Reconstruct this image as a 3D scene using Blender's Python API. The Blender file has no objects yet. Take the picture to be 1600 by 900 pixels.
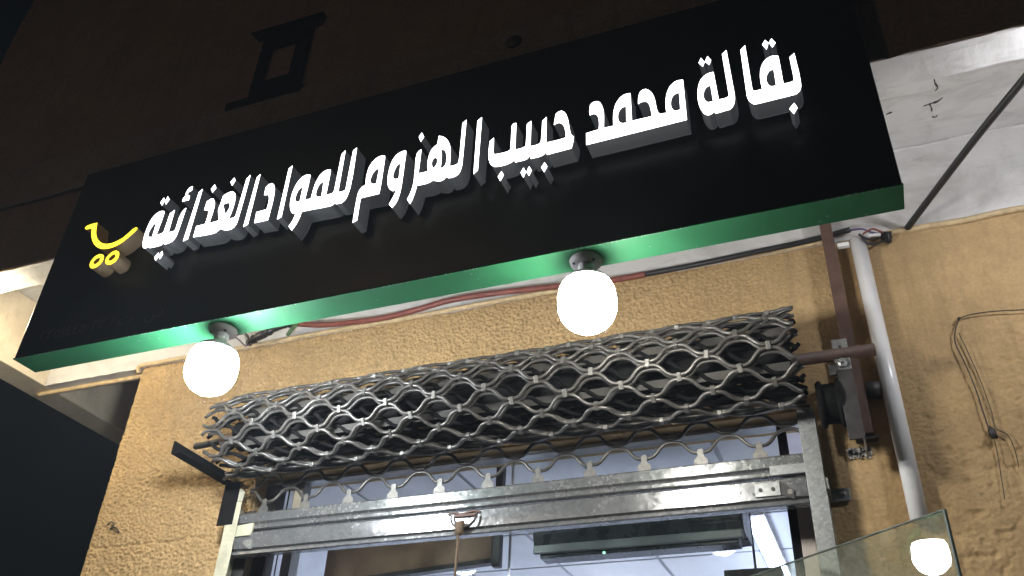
import bpy, bmesh, math, random
from mathutils import Vector, Matrix, noise
from mathutils.geometry import tessellate_polygon

random.seed(7)
PI = math.pi
SC = bpy.context.scene
COL = SC.collection

# ------------------------------------------------------------------ camera, sky, light
cam = bpy.data.cameras.new("camera")
cam.sensor_width = 36.0
cam.lens = 31.278
cam.clip_start = 0.05
cam.clip_end = 600.0
camo = bpy.data.objects.new("camera", cam)
COL.objects.link(camo)
camo.matrix_world = Matrix.Translation((0.0, -3.0, 1.6)) @ Matrix([[0.930384, 0.173055, 0.323167], [0.364531, -0.529941, -0.765689], [0.038753, 0.830189, -0.556133]]).to_4x4()
SC.camera = camo

world = bpy.data.worlds.new("World")
SC.world = world
world.use_nodes = True
wn = world.node_tree
wn.nodes.clear()
w_out = wn.nodes.new("ShaderNodeOutputWorld")
w_bg = wn.nodes.new("ShaderNodeBackground")
w_tc = wn.nodes.new("ShaderNodeTexCoord")
w_sep = wn.nodes.new("ShaderNodeSeparateXYZ")
w_ramp = wn.nodes.new("ShaderNodeValToRGB")
w_ramp.color_ramp.elements[0].position = 0.0
w_ramp.color_ramp.elements[0].color = (0.0012, 0.0020, 0.0026, 1)      # town glow low in the night sky
w_ramp.color_ramp.elements[1].position = 0.85
w_ramp.color_ramp.elements[1].color = (0.0008, 0.0014, 0.0016, 1)
wn.links.new(w_tc.outputs["Generated"], w_sep.inputs[0])
wn.links.new(w_sep.outputs["Z"], w_ramp.inputs[0])
wn.links.new(w_ramp.outputs[0], w_bg.inputs[0])
w_bg.inputs[1].default_value = 1.0
wn.links.new(w_bg.outputs[0], w_out.inputs[0])

SC.view_settings.view_transform = 'Standard'
SC.view_settings.look = 'None'
SC.view_settings.exposure = 0.0
SC.view_settings.gamma = 1.0
SC.cycles.max_bounces = 8
SC.cycles.sample_clamp_indirect = 6.0
SC.cycles.caustics_reflective = False
SC.cycles.caustics_refractive = False

BULB_POWER = 130.0
HAZE = 0.004

# ------------------------------------------------------------------ materials
def new_mat(name):
    m = bpy.data.materials.new(name)
    m.use_nodes = True
    nt = m.node_tree
    nt.nodes.clear()
    out = nt.nodes.new("ShaderNodeOutputMaterial")
    b = nt.nodes.new("ShaderNodeBsdfPrincipled")
    nt.links.new(b.outputs[0], out.inputs[0])
    return m, nt, b, out

def nd(nt, kind, **kw):
    n = nt.nodes.new(kind)
    for k, v in kw.items():
        if k in n.inputs:
            n.inputs[k].default_value = v
        else:
            setattr(n, k, v)
    return n

def coords(nt, scale=(1, 1, 1)):
    g = nt.nodes.new("ShaderNodeNewGeometry")
    mp = nt.nodes.new("ShaderNodeMapping")
    mp.inputs["Scale"].default_value = scale
    nt.links.new(g.outputs["Position"], mp.inputs[0])
    return mp.outputs[0]

def mixc(nt, fac, a, b):
    m = nt.nodes.new("ShaderNodeMix")
    m.data_type = 'RGBA'
    for i, v in ((0, fac), (6, a), (7, b)):
        if isinstance(v, (int, float)):
            m.inputs[i].default_value = v
        elif isinstance(v, tuple):
            m.inputs[i].default_value = v + (1,) if len(v) == 3 else v
        else:
            nt.links.new(v, m.inputs[i])
    return m.outputs[2]

def ramp(nt, src, p0, p1, c0=0.0, c1=1.0):
    r = nt.nodes.new("ShaderNodeMapRange")
    r.inputs[1].default_value = p0
    r.inputs[2].default_value = p1
    r.inputs[3].default_value = c0
    r.inputs[4].default_value = c1
    nt.links.new(src, r.inputs[0])
    return r.outputs[0]

def tex(nt, vec, scale, detail=4, rough=0.6, dist=0.0):
    n = nd(nt, "ShaderNodeTexNoise", Scale=scale, Detail=detail, Roughness=rough, Distortion=dist)
    nt.links.new(vec, n.inputs["Vector"])
    return n.outputs["Fac"]

def bump(nt, b, h, strength, dist):
    bp = nd(nt, "ShaderNodeBump", Strength=strength, Distance=dist)
    nt.links.new(h, bp.inputs["Height"])
    nt.links.new(bp.outputs[0], b.inputs["Normal"])

def mat_plain(name, c, rough=0.5, metal=0.0, var=0.25, scale=14.0, bmp=0.0, bscale=120.0, spec=0.5):
    m, nt, b, out = new_mat(name)
    v = coords(nt)
    f = tex(nt, v, scale, 5, 0.65)
    dark = tuple(x * (1 - var) for x in c)
    lite = tuple(min(1, x * (1 + var)) for x in c)
    nt.links.new(mixc(nt, ramp(nt, f, 0.3, 0.7), dark, lite), b.inputs["Base Color"])
    b.inputs["Metallic"].default_value = metal
    nt.links.new(ramp(nt, f, 0.3, 0.7, max(0.02, rough - 0.08), min(1, rough + 0.08)), b.inputs["Roughness"])
    b.inputs["Specular IOR Level"].default_value = spec
    if bmp:
        bump(nt, b, tex(nt, v, bscale, 3, 0.6), bmp, 0.002)
    return m

def mat_emit(name, c, strength):
    m, nt, b, out = new_mat(name)
    b.inputs["Base Color"].default_value = (0.8, 0.8, 0.8, 1)
    b.inputs["Emission Color"].default_value = c + (1,)
    b.inputs["Emission Strength"].default_value = strength
    b.inputs["Roughness"].default_value = 0.35
    return m

def mat_stucco(name, c, dirt, bs=0.5, gr=0.30):
    m, nt, b, out = new_mat(name)
    v = coords(nt)
    big = tex(nt, v, 2.2, 6, 0.62)
    mid = tex(nt, v, 17.0, 5, 0.7)
    fine = tex(nt, v, 150.0, 4, 0.65)
    col = mixc(nt, ramp(nt, mid, 0.3, 0.75), tuple(x * 0.86 for x in c), tuple(min(1, x * 1.12) for x in c))
    col = mixc(nt, ramp(nt, big, 0.46, 0.70, 0.0, 0.65), col, dirt)
    grain = tex(nt, v, 85.0, 2, 0.5)
    col = mixc(nt, ramp(nt, grain, 0.40, 0.60, gr, 0.0), col, tuple(x * 0.55 for x in dirt))
    vs = coords(nt, (9.0, 9.0, 0.7))
    st = tex(nt, vs, 1.6, 5, 0.7)
    col = mixc(nt, ramp(nt, st, 0.52, 0.74, 0.0, 0.55), col, tuple(x * 0.8 for x in dirt))
    nt.links.new(col, b.inputs["Base Color"])
    b.inputs["Roughness"].default_value = 0.88
    b.inputs["Specular IOR Level"].default_value = 0.25
    bump(nt, b, fine, bs, 0.006)
    return m

def mat_whitewash(name, c, dirt):
    m, nt, b, out = new_mat(name)
    v = coords(nt)
    big = tex(nt, v, 3.3, 6, 0.65, 0.4)
    mid = tex(nt, v, 26.0, 6, 0.72)
    smear = tex(nt, coords(nt, (2.2, 9.0, 6.0)), 2.0, 6, 0.7, 0.8)
    col = mixc(nt, ramp(nt, big, 0.46, 0.72, 0.0, 0.75), c, dirt)
    col = mixc(nt, ramp(nt, smear, 0.52, 0.75, 0.0, 0.6), col, tuple(x * 0.85 for x in dirt))
    spots = ramp(nt, mid, 0.70, 0.74, 0.0, 0.65)
    col = mixc(nt, spots, col, (0.10, 0.085, 0.07))
    nt.links.new(col, b.inputs["Base Color"])
    b.inputs["Roughness"].default_value = 0.8
    b.inputs["Specular IOR Level"].default_value = 0.3
    bump(nt, b, mid, 0.45, 0.004)
    return m

def mat_galv(name, tint=(0.27, 0.275, 0.275), rough=0.17, dirt=0.3):
    m, nt, b, out = new_mat(name)
    v = coords(nt)
    vo = nd(nt, "ShaderNodeTexVoronoi", Scale=105.0)
    vo.feature = 'F1'
    nt.links.new(v, vo.inputs["Vector"])
    sp = nt.nodes.new("ShaderNodeSeparateColor")
    nt.links.new(vo.outputs["Color"], sp.inputs[0])
    g = tex(nt, v, 7.0, 6, 0.7)
    grime = tex(nt, v, 34.0, 5, 0.75)
    col = mixc(nt, sp.outputs[0], tuple(x * 0.78 for x in tint), tuple(min(1, x * 1.12) for x in tint))
    col = mixc(nt, ramp(nt, g, 0.45, 0.75, 0.0, dirt), col, (0.15, 0.125, 0.10))
    col = mixc(nt, ramp(nt, grime, 0.80, 0.86, 0.0, 0.5), col, (0.13, 0.105, 0.08))
    nt.links.new(col, b.inputs["Base Color"])
    b.inputs["Metallic"].default_value = 0.62
    ro = nt.nodes.new("ShaderNodeMath"); ro.operation = 'ADD'
    nt.links.new(ramp(nt, sp.outputs[1], 0, 1, rough - 0.05, rough + 0.07), ro.inputs[0])
    nt.links.new(ramp(nt, g, 0.45, 0.75, 0.0, 0.16), ro.inputs[1])
    nt.links.new(ro.outputs[0], b.inputs["Roughness"])
    bump(nt, b, sp.outputs[2], 0.04, 0.001)
    return m

def mat_glass(name, tint, base_refl, dirt=0.06):
    """thin pane: see-through with a mirror coat by angle, a little dust that scatters"""
    m, nt, b, out = new_mat(name)
    nt.nodes.remove(b)
    tr = nd(nt, "ShaderNodeBsdfTransparent", Color=tint + (1,))
    gl = nd(nt, "ShaderNodeBsdfGlossy", Roughness=0.015)
    gl.inputs["Color"].default_value = (0.95, 1.0, 0.97, 1)
    df = nd(nt, "ShaderNodeBsdfDiffuse", Color=(0.55, 0.58, 0.50, 1))
    fr = nd(nt, "ShaderNodeFresnel", IOR=1.5)
    mul = nt.nodes.new("ShaderNodeMath"); mul.operation = 'MULTIPLY_ADD'
    ge = nt.nodes.new("ShaderNodeNewGeometry")
    ff = nt.nodes.new("ShaderNodeMath"); ff.operation = 'SUBTRACT'; ff.inputs[0].default_value = 1.0
    nt.links.new(ge.outputs["Backfacing"], ff.inputs[1])
    fm = nt.nodes.new("ShaderNodeMath"); fm.operation = 'MULTIPLY'
    nt.links.new(fr.outputs[0], fm.inputs[0]); nt.links.new(ff.outputs[0], fm.inputs[1])     # only the outer skin mirrors
    nt.links.new(fm.outputs[0], mul.inputs[0]); mul.inputs[1].default_value = 1.2; mul.inputs[2].default_value = 0.0
    v = coords(nt)
    d = ramp(nt, tex(nt, v, 5.5, 6, 0.7, 1.2), 0.42, 0.75, dirt * 0.25, dirt)
    m1 = nt.nodes.new("ShaderNodeMixShader")
    nt.links.new(d, m1.inputs[0]); nt.links.new(tr.outputs[0], m1.inputs[1]); nt.links.new(df.outputs[0], m1.inputs[2])
    m2 = nt.nodes.new("ShaderNodeMixShader")
    nt.links.new(mul.outputs[0], m2.inputs[0]); nt.links.new(m1.outputs[0], m2.inputs[1]); nt.links.new(gl.outputs[0], m2.inputs[2])
    nt.links.new(m2.outputs[0], out.inputs[0])
    return m

STUCCO = mat_stucco("ochre_stucco", (0.53, 0.365, 0.176), (0.37, 0.252, 0.126), 0.7)
SMOOTH_STUCCO = mat_stucco("ochre_stucco_trowelled", (0.49, 0.335, 0.166), (0.31, 0.21, 0.108), 0.4, 0.14)
BROWN = mat_stucco("brown_render", (0.30, 0.205, 0.135), (0.20, 0.14, 0.10), 0.7)
BAND = mat_stucco("pale_render", (0.27, 0.22, 0.17), (0.17, 0.14, 0.11), 0.3)
WHITE = mat_whitewash("whitewash", (0.60, 0.585, 0.57), (0.33, 0.31, 0.29))
CREAM = mat_whitewash("cream_wash", (0.64, 0.56, 0.42), (0.46, 0.38, 0.27))
NAVY = mat_plain("dark_blue_paint", (0.005, 0.006, 0.012), 0.85, var=0.4, bmp=0.5, spec=0.1)
SIGNFACE = mat_plain("sign_black_vinyl", (0.004, 0.013, 0.013), 0.36, var=0.15, scale=3, bmp=0.03, bscale=9, spec=0.45)
GREEN = mat_plain("green_panel", (0.012, 0.082, 0.034), 0.60, var=0.18, scale=5, bmp=0.03, bscale=14, spec=0.2)
TRIM = mat_plain("sign_edge_wear", (0.07, 0.13, 0.10), 0.5, var=0.6, scale=60)
PRINT = mat_plain("grey_print", (0.055, 0.062, 0.066), 0.5, var=0.2)
LET_FACE = mat_emit("letter_light_white", (0.98, 0.99, 1.0), 5.0)
CART_FACE = mat_emit("letter_light_yellow", (1.0, 0.74, 0.03), 2.4)
def mat_return(name, c, e, s):
    m, nt, b, out = new_mat(name)
    b.inputs["Base Color"].default_value = c + (1,)
    b.inputs["Roughness"].default_value = 0.35
    b.inputs["Emission Color"].default_value = e + (1,)
    b.inputs["Emission Strength"].default_value = s      # milky acrylic side, the strip inside glows through it
    return m
LET_SIDE = mat_return("letter_side", (0.07, 0.074, 0.078), (0.85, 0.92, 1.0), 0.032)
CART_SIDE = mat_return("cart_side", (0.16, 0.13, 0.09), (1.0, 0.6, 0.2), 0.03)
BULB_COOL = mat_emit("bulb_glow_cool", (0.90, 0.95, 1.0), BULB_POWER * 2.25)
BULB_WARM = mat_emit("bulb_glow_neutral", (1.0, 0.965, 0.90), BULB_POWER)
PLASTIC = mat_plain("white_plastic", (0.62, 0.62, 0.64), 0.35, var=0.08)
CERAMIC = mat_plain("lamp_base_plastic", (0.36, 0.33, 0.34), 0.45, var=0.15)
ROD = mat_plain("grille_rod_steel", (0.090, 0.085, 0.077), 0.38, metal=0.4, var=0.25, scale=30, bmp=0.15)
PLATE = mat_plain("barrel_plate_steel", (0.070, 0.067, 0.06), 0.55, metal=0.2, var=0.4, scale=9)
SHADEBLACK = mat_plain("shade_black_steel", (0.008, 0.008, 0.008), 0.85, var=0.4, scale=20, spec=0.05)  # near black: shade inside the roll and in gaps put into the colour
RODIN = mat_plain("grille_rod_shaded", (0.055, 0.052, 0.047), 0.45, metal=0.3, var=0.3, scale=30)  # same rod steel, darkened for the shade on the inner layer
CLIP = mat_galv("grille_clip_steel", (0.17, 0.165, 0.15), 0.46, 0.3)
GALV = mat_galv("galvanised_steel")
GALVDULL = mat_galv("galvanised_dull", (0.30, 0.31, 0.305), 0.42, 0.25)
CREAMSTEEL = mat_plain("guide_cream_paint", (0.50, 0.48, 0.36), 0.45, metal=0.2, var=0.2, scale=24)
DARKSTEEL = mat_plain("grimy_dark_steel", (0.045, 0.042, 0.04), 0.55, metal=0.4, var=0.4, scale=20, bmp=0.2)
RUST = mat_plain("rust_brown_primer", (0.105, 0.058, 0.042), 0.6, var=0.35, scale=18, bmp=0.3)
RUSTWIRE = mat_plain("rusty_wire", (0.05, 0.042, 0.036), 0.6, metal=0.3, var=0.3, scale=60)
PVC = mat_plain("white_pvc", (0.84, 0.83, 0.82), 0.22, var=0.06, scale=8)
REDCABLE = mat_plain("brown_red_cable", (0.20, 0.055, 0.04), 0.5, var=0.3, scale=25)
BLACKCABLE = mat_plain("black_cable", (0.012, 0.012, 0.014), 0.45, var=0.3)
GREENTAPE = mat_plain("green_striped_sleeve", (0.10, 0.17, 0.07), 0.55, var=0.6, scale=90)
CREAMPIPE = mat_plain("cream_painted_cable", (0.52, 0.39, 0.22), 0.6, var=0.25, scale=30, bmp=0.3)
BLUEWIRE = mat_plain("purple_wire", (0.10, 0.07, 0.17), 0.45, var=0.2)
WHITEWIRE = mat_plain("white_wire", (0.6, 0.6, 0.6), 0.45, var=0.1)
TILE = mat_plain("ceiling_tile_white", (0.66, 0.68, 0.72), 0.6, var=0.05, scale=6)
TBAR = mat_plain("ceiling_bar", (0.30, 0.32, 0.36), 0.5, var=0.1)
ROOMWALL = mat_plain("shop_wall_white", (0.62, 0.64, 0.70), 0.6, var=0.06, scale=3)
ROOMFLOOR = mat_plain("shop_floor", (0.35, 0.34, 0.33), 0.4, var=0.1)
WOOD = mat_plain("brown_board", (0.16, 0.10, 0.06), 0.5, var=0.3, scale=6)
ACDARK = mat_plain("dark_plastic", (0.014, 0.018, 0.02), 0.28, var=0.04)
ACLIP = mat_plain("grey_plastic", (0.11, 0.125, 0.125), 0.35, var=0.1)
ALU = mat_plain("grey_aluminium", (0.36, 0.37, 0.38), 0.38, metal=0.6, var=0.12)
BEIGE = mat_plain("beige_frame", (0.42, 0.36, 0.31), 0.45, var=0.1)
FILL_TUBE = mat_emit("fill_tube_glow", (0.78, 0.82, 1.0), 280.0)
TUBE_BLUE = mat_emit("tube_glow_blue", (0.62, 0.70, 1.0), 24.0)
GLASS = mat_glass("window_glass", (0.93, 0.96, 0.95), 0.03, 0.05)
DOORGLASS = mat_glass("door_glass", (0.91, 0.94, 0.89), 0.015, 0.15)
GLASSEDGE = mat_plain("glass_edge", (0.06, 0.085, 0.07), 0.4, var=0.1, spec=0.2)
ASPHALT = mat_plain("asphalt", (0.05, 0.05, 0.052), 0.85, var=0.3, scale=30, bmp=0.5)
PAVING = mat_plain("paving", (0.30, 0.28, 0.25), 0.8, var=0.2, scale=8, bmp=0.3)
KERB = mat_plain("kerb_stone", (0.36, 0.35, 0.33), 0.8, var=0.2, scale=8, bmp=0.3)
ROPE = mat_plain("old_rope", (0.13, 0.09, 0.055), 0.85, var=0.4, scale=60, bmp=0.6)
PADCH = mat_plain("rubble_patch", (0.40, 0.39, 0.37), 0.95, var=0.5, scale=70, bmp=1.0, bscale=160)

# ------------------------------------------------------------------ builders
def link(name, bm, mat, parent=None, smooth=False, kind=None):
    me = bpy.data.meshes.new(name)
    bm.normal_update()
    bm.to_mesh(me)
    bm.free()
    if mat is not None:
        me.materials.append(mat)
    if smooth:
        me.polygons.foreach_set("use_smooth", [True] * len(me.polygons))
    o = bpy.data.objects.new(name, me)
    COL.objects.link(o)
    if parent is not None:
        o.parent = parent
        o.matrix_parent_inverse = parent.matrix_world.inverted()
    if kind:
        o["kind"] = kind
    return o

def copy_of(o, parent, M=None):
    c = o.copy()
    COL.objects.link(c)
    c.parent = parent
    if M is not None:
        c.matrix_local = M
    return c

def empty(name, loc, label, cat, group=None):
    o = bpy.data.objects.new(name, None)
    o.empty_display_size = 0.1
    COL.objects.link(o)
    o.location = loc
    o.matrix_world = Matrix.Translation(loc)
    return tag(o, label, cat, group)

def tag(o, label, cat, group=None):
    o["label"] = label
    o["category"] = cat
    if group:
        o["group"] = group
    return o

def add_box(bm, x0, x1, y0, y1, z0, z1, bev=0.0, M=None):
    vs = [bm.verts.new((x, y, z)) for x in (x0, x1) for y in (y0, y1) for z in (z0, z1)]
    fs = [(0, 1, 3, 2), (4, 6, 7, 5), (0, 4, 5, 1), (2, 3, 7, 6), (0, 2, 6, 4), (1, 5, 7, 3)]
    faces = [bm.faces.new([vs[i] for i in f]) for f in fs]
    if bev:
        es = set(e for f in faces for e in f.edges)
        r = bmesh.ops.bevel(bm, geom=list(es), offset=bev, segments=2, affect='EDGES', profile=0.5)
        vs = [v for v in set(r["verts"]) | set(v for v in vs if v.is_valid)]
    if M is not None:
        for v in vs:
            v.co = M @ v.co
    return bm

def box(*a, **k):
    return add_box(bmesh.new(), *a, **k)

def add_tube(bm, pts, r, n=8, caps=True):
    """tube along a polyline; r is a number or one radius per point"""
    pts = [Vector(p) for p in pts]
    rs = r if isinstance(r, (list, tuple)) else [r] * len(pts)
    rings = []
    up = Vector((0, 0, 1))
    t0 = (pts[1] - pts[0]).normalized()
    if abs(t0.dot(up)) > 0.95:
        up = Vector((0, 1, 0))
    nrm = (up - t0 * up.dot(t0)).normalized()
    for i, p in enumerate(pts):
        a = pts[max(0, i - 1)]
        b = pts[min(len(pts) - 1, i + 1)]
        t = (b - a).normalized()
        nrm = (nrm - t * nrm.dot(t)).normalized()
        bi = t.cross(nrm)
        rings.append([bm.verts.new(p + (nrm * math.cos(2 * PI * k / n) + bi * math.sin(2 * PI * k / n)) * rs[i]) for k in range(n)])
    for i in range(len(rings) - 1):
        for k in range(n):
            bm.faces.new((rings[i][k], rings[i][(k + 1) % n], rings[i + 1][(k + 1) % n], rings[i + 1][k]))
    if caps:
        bm.faces.new(list(reversed(rings[0])))
        bm.faces.new(rings[-1])
    return bm

def tube(pts, r, n=8, caps=True):
    return add_tube(bmesh.new(), pts, r, n, caps)

def smooth_path(pts, sub=6):
    pts = [Vector(p) for p in pts]
    out = []
    for i in range(len(pts) - 1):
        p0 = pts[max(0, i - 1)]; p1 = pts[i]; p2 = pts[i + 1]; p3 = pts[min(len(pts) - 1, i + 2)]
        for s in range(sub):
            t = s / sub
            out.append(0.5 * ((2 * p1) + (p2 - p0) * t + (2 * p0 - 5 * p1 + 4 * p2 - p3) * t * t + (3 * p1 - p0 - 3 * p2 + p3) * t ** 3))
    out.append(pts[-1])
    return out

def lathe(profile, n=24, M=None):
    """profile of (radius, z) pairs turned about z"""
    bm = bmesh.new()
    rings = []
    for r, z in profile:
        if r < 1e-5:
            rings.append([bm.verts.new((0, 0, z))])
        else:
            rings.append([bm.verts.new((r * math.cos(2 * PI * k / n), r * math.sin(2 * PI * k / n), z)) for k in range(n)])
    for a, b in zip(rings, rings[1:]):
        for k in range(n):
            l = (k + 1) % n
            if len(a) == 1:
                bm.faces.new((a[0], b[k], b[l]))
            elif len(b) == 1:
                bm.faces.new((a[k], a[l], b[0]))
            else:
                bm.faces.new((a[k], a[l], b[l], b[k]))
    if M is not None:
        bmesh.ops.transform(bm, matrix=M, verts=bm.verts)
    bmesh.ops.recalc_face_normals(bm, faces=bm.faces)
    return bm

def prism(outline, y0, y1):
    """outline of (x, z) pairs extruded along y"""
    bm = bmesh.new()
    a = [bm.verts.new((x, y0, z)) for x, z in outline]
    b = [bm.verts.new((x, y1, z)) for x, z in outline]
    bm.faces.new(a)
    bm.faces.new(list(reversed(b)))
    n = len(a)
    for i in range(n):
        bm.faces.new((a[i], b[i], b[(i + 1) % n], a[(i + 1) % n]))
    bmesh.ops.recalc_face_normals(bm, faces=bm.faces)
    return bm

# ------------------------------------------------------------------ setting: ground
o = link("road", box(-60, 60, -60, -4.2, -0.30, -0.13), ASPHALT, kind="structure")
o = link("pavement", box(-60, 60, -4.0, 0.3, -0.14, 0.0), PAVING, kind="structure")
o = link("kerb", box(-60, 60, -4.2, -4.0, -0.14, 0.004, bev=0.01), KERB, kind="structure")
o = link("ground", box(-300, 300, -300, 300, -0.6, -0.31), ASPHALT, kind="structure")

# ------------------------------------------------------------------ the shop building
WALL_TOP = 3.709
SOFFIT = 4.105
bld = empty("shop_building", (-1.2, 0, 0), "shop building with ochre stucco wall, white overhang soffit and dark brown upper wall", "building")

def rough_amount(x, z):
    """spray stucco is coarse on the left pier, trowelled smoother to the right, pitted at the far right"""
    if x < -1.0:
        return 1.0
    if x < -0.2:
        return 1.0 - 0.65 * (x + 1.0) / 0.8
    return 0.22

def stucco_height(x, z):
    a = rough_amount(x, z)
    p = Vector((x, 0.0, z))
    h = noise.noise(p * 100.0) * 0.0120 + noise.noise(p * 50.0 + Vector((3.1, 0, 7.7))) * 0.0050
    h = max(h, -0.0060) * a
    if x < -2.4:
        zz = 2.780 + 0.012 * noise.noise(Vector((x * 9, 0, 0)))
        h -= 0.007 * math.exp(-((z - zz) / 0.006) ** 2)
    h += noise.noise(p * 5.0) * 0.004 + noise.noise(p * 1.6 + Vector((9, 0, 2))) * 0.006
    if x > -0.15:
        n2 = noise.noise(p * 30.0 + Vector((1.7, 0, 4.2)))
        k = min(1.0, max(0.0, 0.25 + (x - 0.2) * 1.6 + (2.95 - z) * 0.9)) 
        if n2 < -0.14:
            h -= (-(n2 + 0.14)) * 0.017 * k
        h += noise.noise(Vector((x * 22, 0, z * 60))) * 0.0012 * k
    return h

def stucco_sheet(x0, x1, z0, z1, step, left_edge=False):
    bm = bmesh.new()
    nx = max(1, int((x1 - x0) / step)); nz = max(1, int((z1 - z0) / step))
    rows = []
    for j in range(nz + 1):
        z = z0 + (z1 - z0) * j / nz
        r = []
        for i in range(nx + 1):
            x = x0 + (x1 - x0) * i / nx
            hh = stucco_height(x, z)
            if left_edge and x - x0 < 0.03:
                hh *= 0.25 + 0.75 * (x - x0) / 0.03
            y = -hh
            xx = x
            if left_edge:
                d = (x - x0)
                if d < 0.02:
                    y += (0.02 - d) ** 2 * 22
                    xx = x + (noise.noise(Vector((4, 2, z * 9.0))) * 0.006 + noise.noise(Vector((8, 1, z * 40.0))) * 0.003) * (1 - d / 0.02)
            r.append(bm.verts.new((xx, y, z)))
        rows.append(r)
    for j in range(nz):
        for i in range(nx):
            bm.faces.new((rows[j][i], rows[j][i + 1], rows[j + 1][i + 1], rows[j + 1][i]))
    return bm

ST = 0.0042
OPL, OPR, OPT = -2.430, -0.118, 3.030
link("stucco_wall", stucco_sheet(-3.287, OPL, 2.20, WALL_TOP, ST, True), STUCCO, bld, smooth=True)
link("stucco_wall", stucco_sheet(OPL, OPR, OPT, WALL_TOP, ST), STUCCO, bld, smooth=True)
link("stucco_wall", stucco_sheet(OPR, 1.20, 2.20, WALL_TOP, ST), SMOOTH_STUCCO, bld, smooth=True)
# masonry behind the render, and the parts below and beyond the picture
bm = bmesh.new()
add_box(bm, -3.281, OPL - 0.004, 0.024, 0.20, 0.0, WALL_TOP)
add_box(bm, OPL - 0.004, OPR + 0.004, 0.024, 0.20, OPT + 0.004, WALL_TOP)
add_box(bm, OPR + 0.004, 5.0, 0.024, 0.20, 0.0, WALL_TOP)
add_box(bm, -3.284, OPL - 0.002, 0.0, 0.022, 0.0, 2.198)
add_box(bm, OPR + 0.002, 5.0, 0.0, 0.022, 0.0, 2.198)
add_box(bm, 1.202, 5.0, 0.0, 0.022, 2.202, WALL_TOP)
add_box(bm, -3.281, -3.08, 0.202, 9.0, 0.0, WALL_TOP)
link("masonry_wall", bm, STUCCO, bld)

# overhang: front, left and rear beams round a recessed soffit
XL, XR = -4.115, 5.0
def ragged_beam(x0, x1, y0, y1, z0, z1, step=0.03):
    """beam whose lower front arris is chipped plaster"""
    bm = bmesh.new()
    n = int((x1 - x0) / step)
    ring = []
    for i in range(n + 1):
        x = x0 + (x1 - x0) * i / n
        j = noise.noise(Vector((x * 14.0, 3.3, 1.0))) * 0.006 + noise.noise(Vector((x * 47.0, 1.3, 1.0))) * 0.004
        k = noise.noise(Vector((x * 9.0, 7.3, 1.0))) * 0.004
        ring.append([bm.verts.new(c) for c in ((x, y0, z0 + j), (x, y0 + 0.004 + k, z0), (x, y1, z0 + k), (x, y1, z1), (x, y0, z1))])
    for a, b in zip(ring, ring[1:]):
        for q in range(5):
            bm.faces.new((a[q], a[(q + 1) % 5], b[(q + 1) % 5], b[q]))
    bm.faces.new(ring[0]); bm.faces.new(list(reversed(ring[-1])))
    bmesh.ops.recalc_face_normals(bm, faces=bm.faces)
    return bm
link("front_beam", ragged_beam(XL, XR, -0.899, -0.771, WALL_TOP, SOFFIT - 0.004), WHITE, bld)
link("side_beam", box(XL, -3.945, -0.768, 9.0, WALL_TOP + 0.001, SOFFIT - 0.004, bev=0.004), CREAM, bld)
link("rear_beam", ragged_beam(-3.943, XR, 0.001, 0.10, WALL_TOP + 0.002, SOFFIT - 0.004), WHITE, bld)
link("soffit", box(XL + 0.01, XR, -0.89, 9.0, SOFFIT, SOFFIT + 0.12), WHITE, bld)
# dark upper wall with its paler plaster band
bm = bmesh.new()
NX, NZ = 150, 60
def upper_sheet(x0, x1, z0, z1, y, nx, nz, amp):
    bm = bmesh.new()
    rows = []
    for j in range(nz + 1):
        z = z0 + (z1 - z0) * j / nz
        r = []
        for i in range(nx + 1):
            x = x0 + (x1 - x0) * i / nx
            p = Vector((x, 5.0, z))
            e = 0.0
            if j == 0:
                e = noise.noise(p * 14.0) * 0.007
            if i == 0:
                e2 = noise.noise(p * 6.0) * 0.006
            else:
                e2 = 0.0
            yy = y - noise.noise(p * 30.0) * amp - noise.noise(p * 3.0) * amp * 1.6
            r.append(bm.verts.new((x + e2, yy, z + e)))
        rows.append(r)
    for j in range(nz):
        for i in range(nx):
            bm.faces.new((rows[j][i], rows[j][i + 1], rows[j + 1][i + 1], rows[j + 1][i]))
    return bm
UX = -4.03
link("upper_wall", upper_sheet(UX, 1.6, 4.31, 6.2, -0.908, 240, 90, 0.004), BROWN, bld, smooth=True)
link("plaster_band", upper_sheet(UX, 1.6, 4.075, 4.318, -0.926, 300, 14, 0.0016), BAND, bld, smooth=True)
link("fascia", upper_sheet(UX, 1.6, 3.705, 4.085, -0.911, 300, 16, 0.003), BROWN, bld, smooth=True)
bm = bmesh.new()
add_box(bm, UX + 0.006, 5.0, -0.895, 9.0, SOFFIT + 0.125, 7.5)
add_box(bm, 1.602, 5.0, -0.915, -0.897, WALL_TOP, 7.5)
add_box(bm, UX + 0.006, 1.6, -0.915, -0.897, 6.2, 7.5)
link("upper_storey", bm, BROWN, bld)
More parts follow.
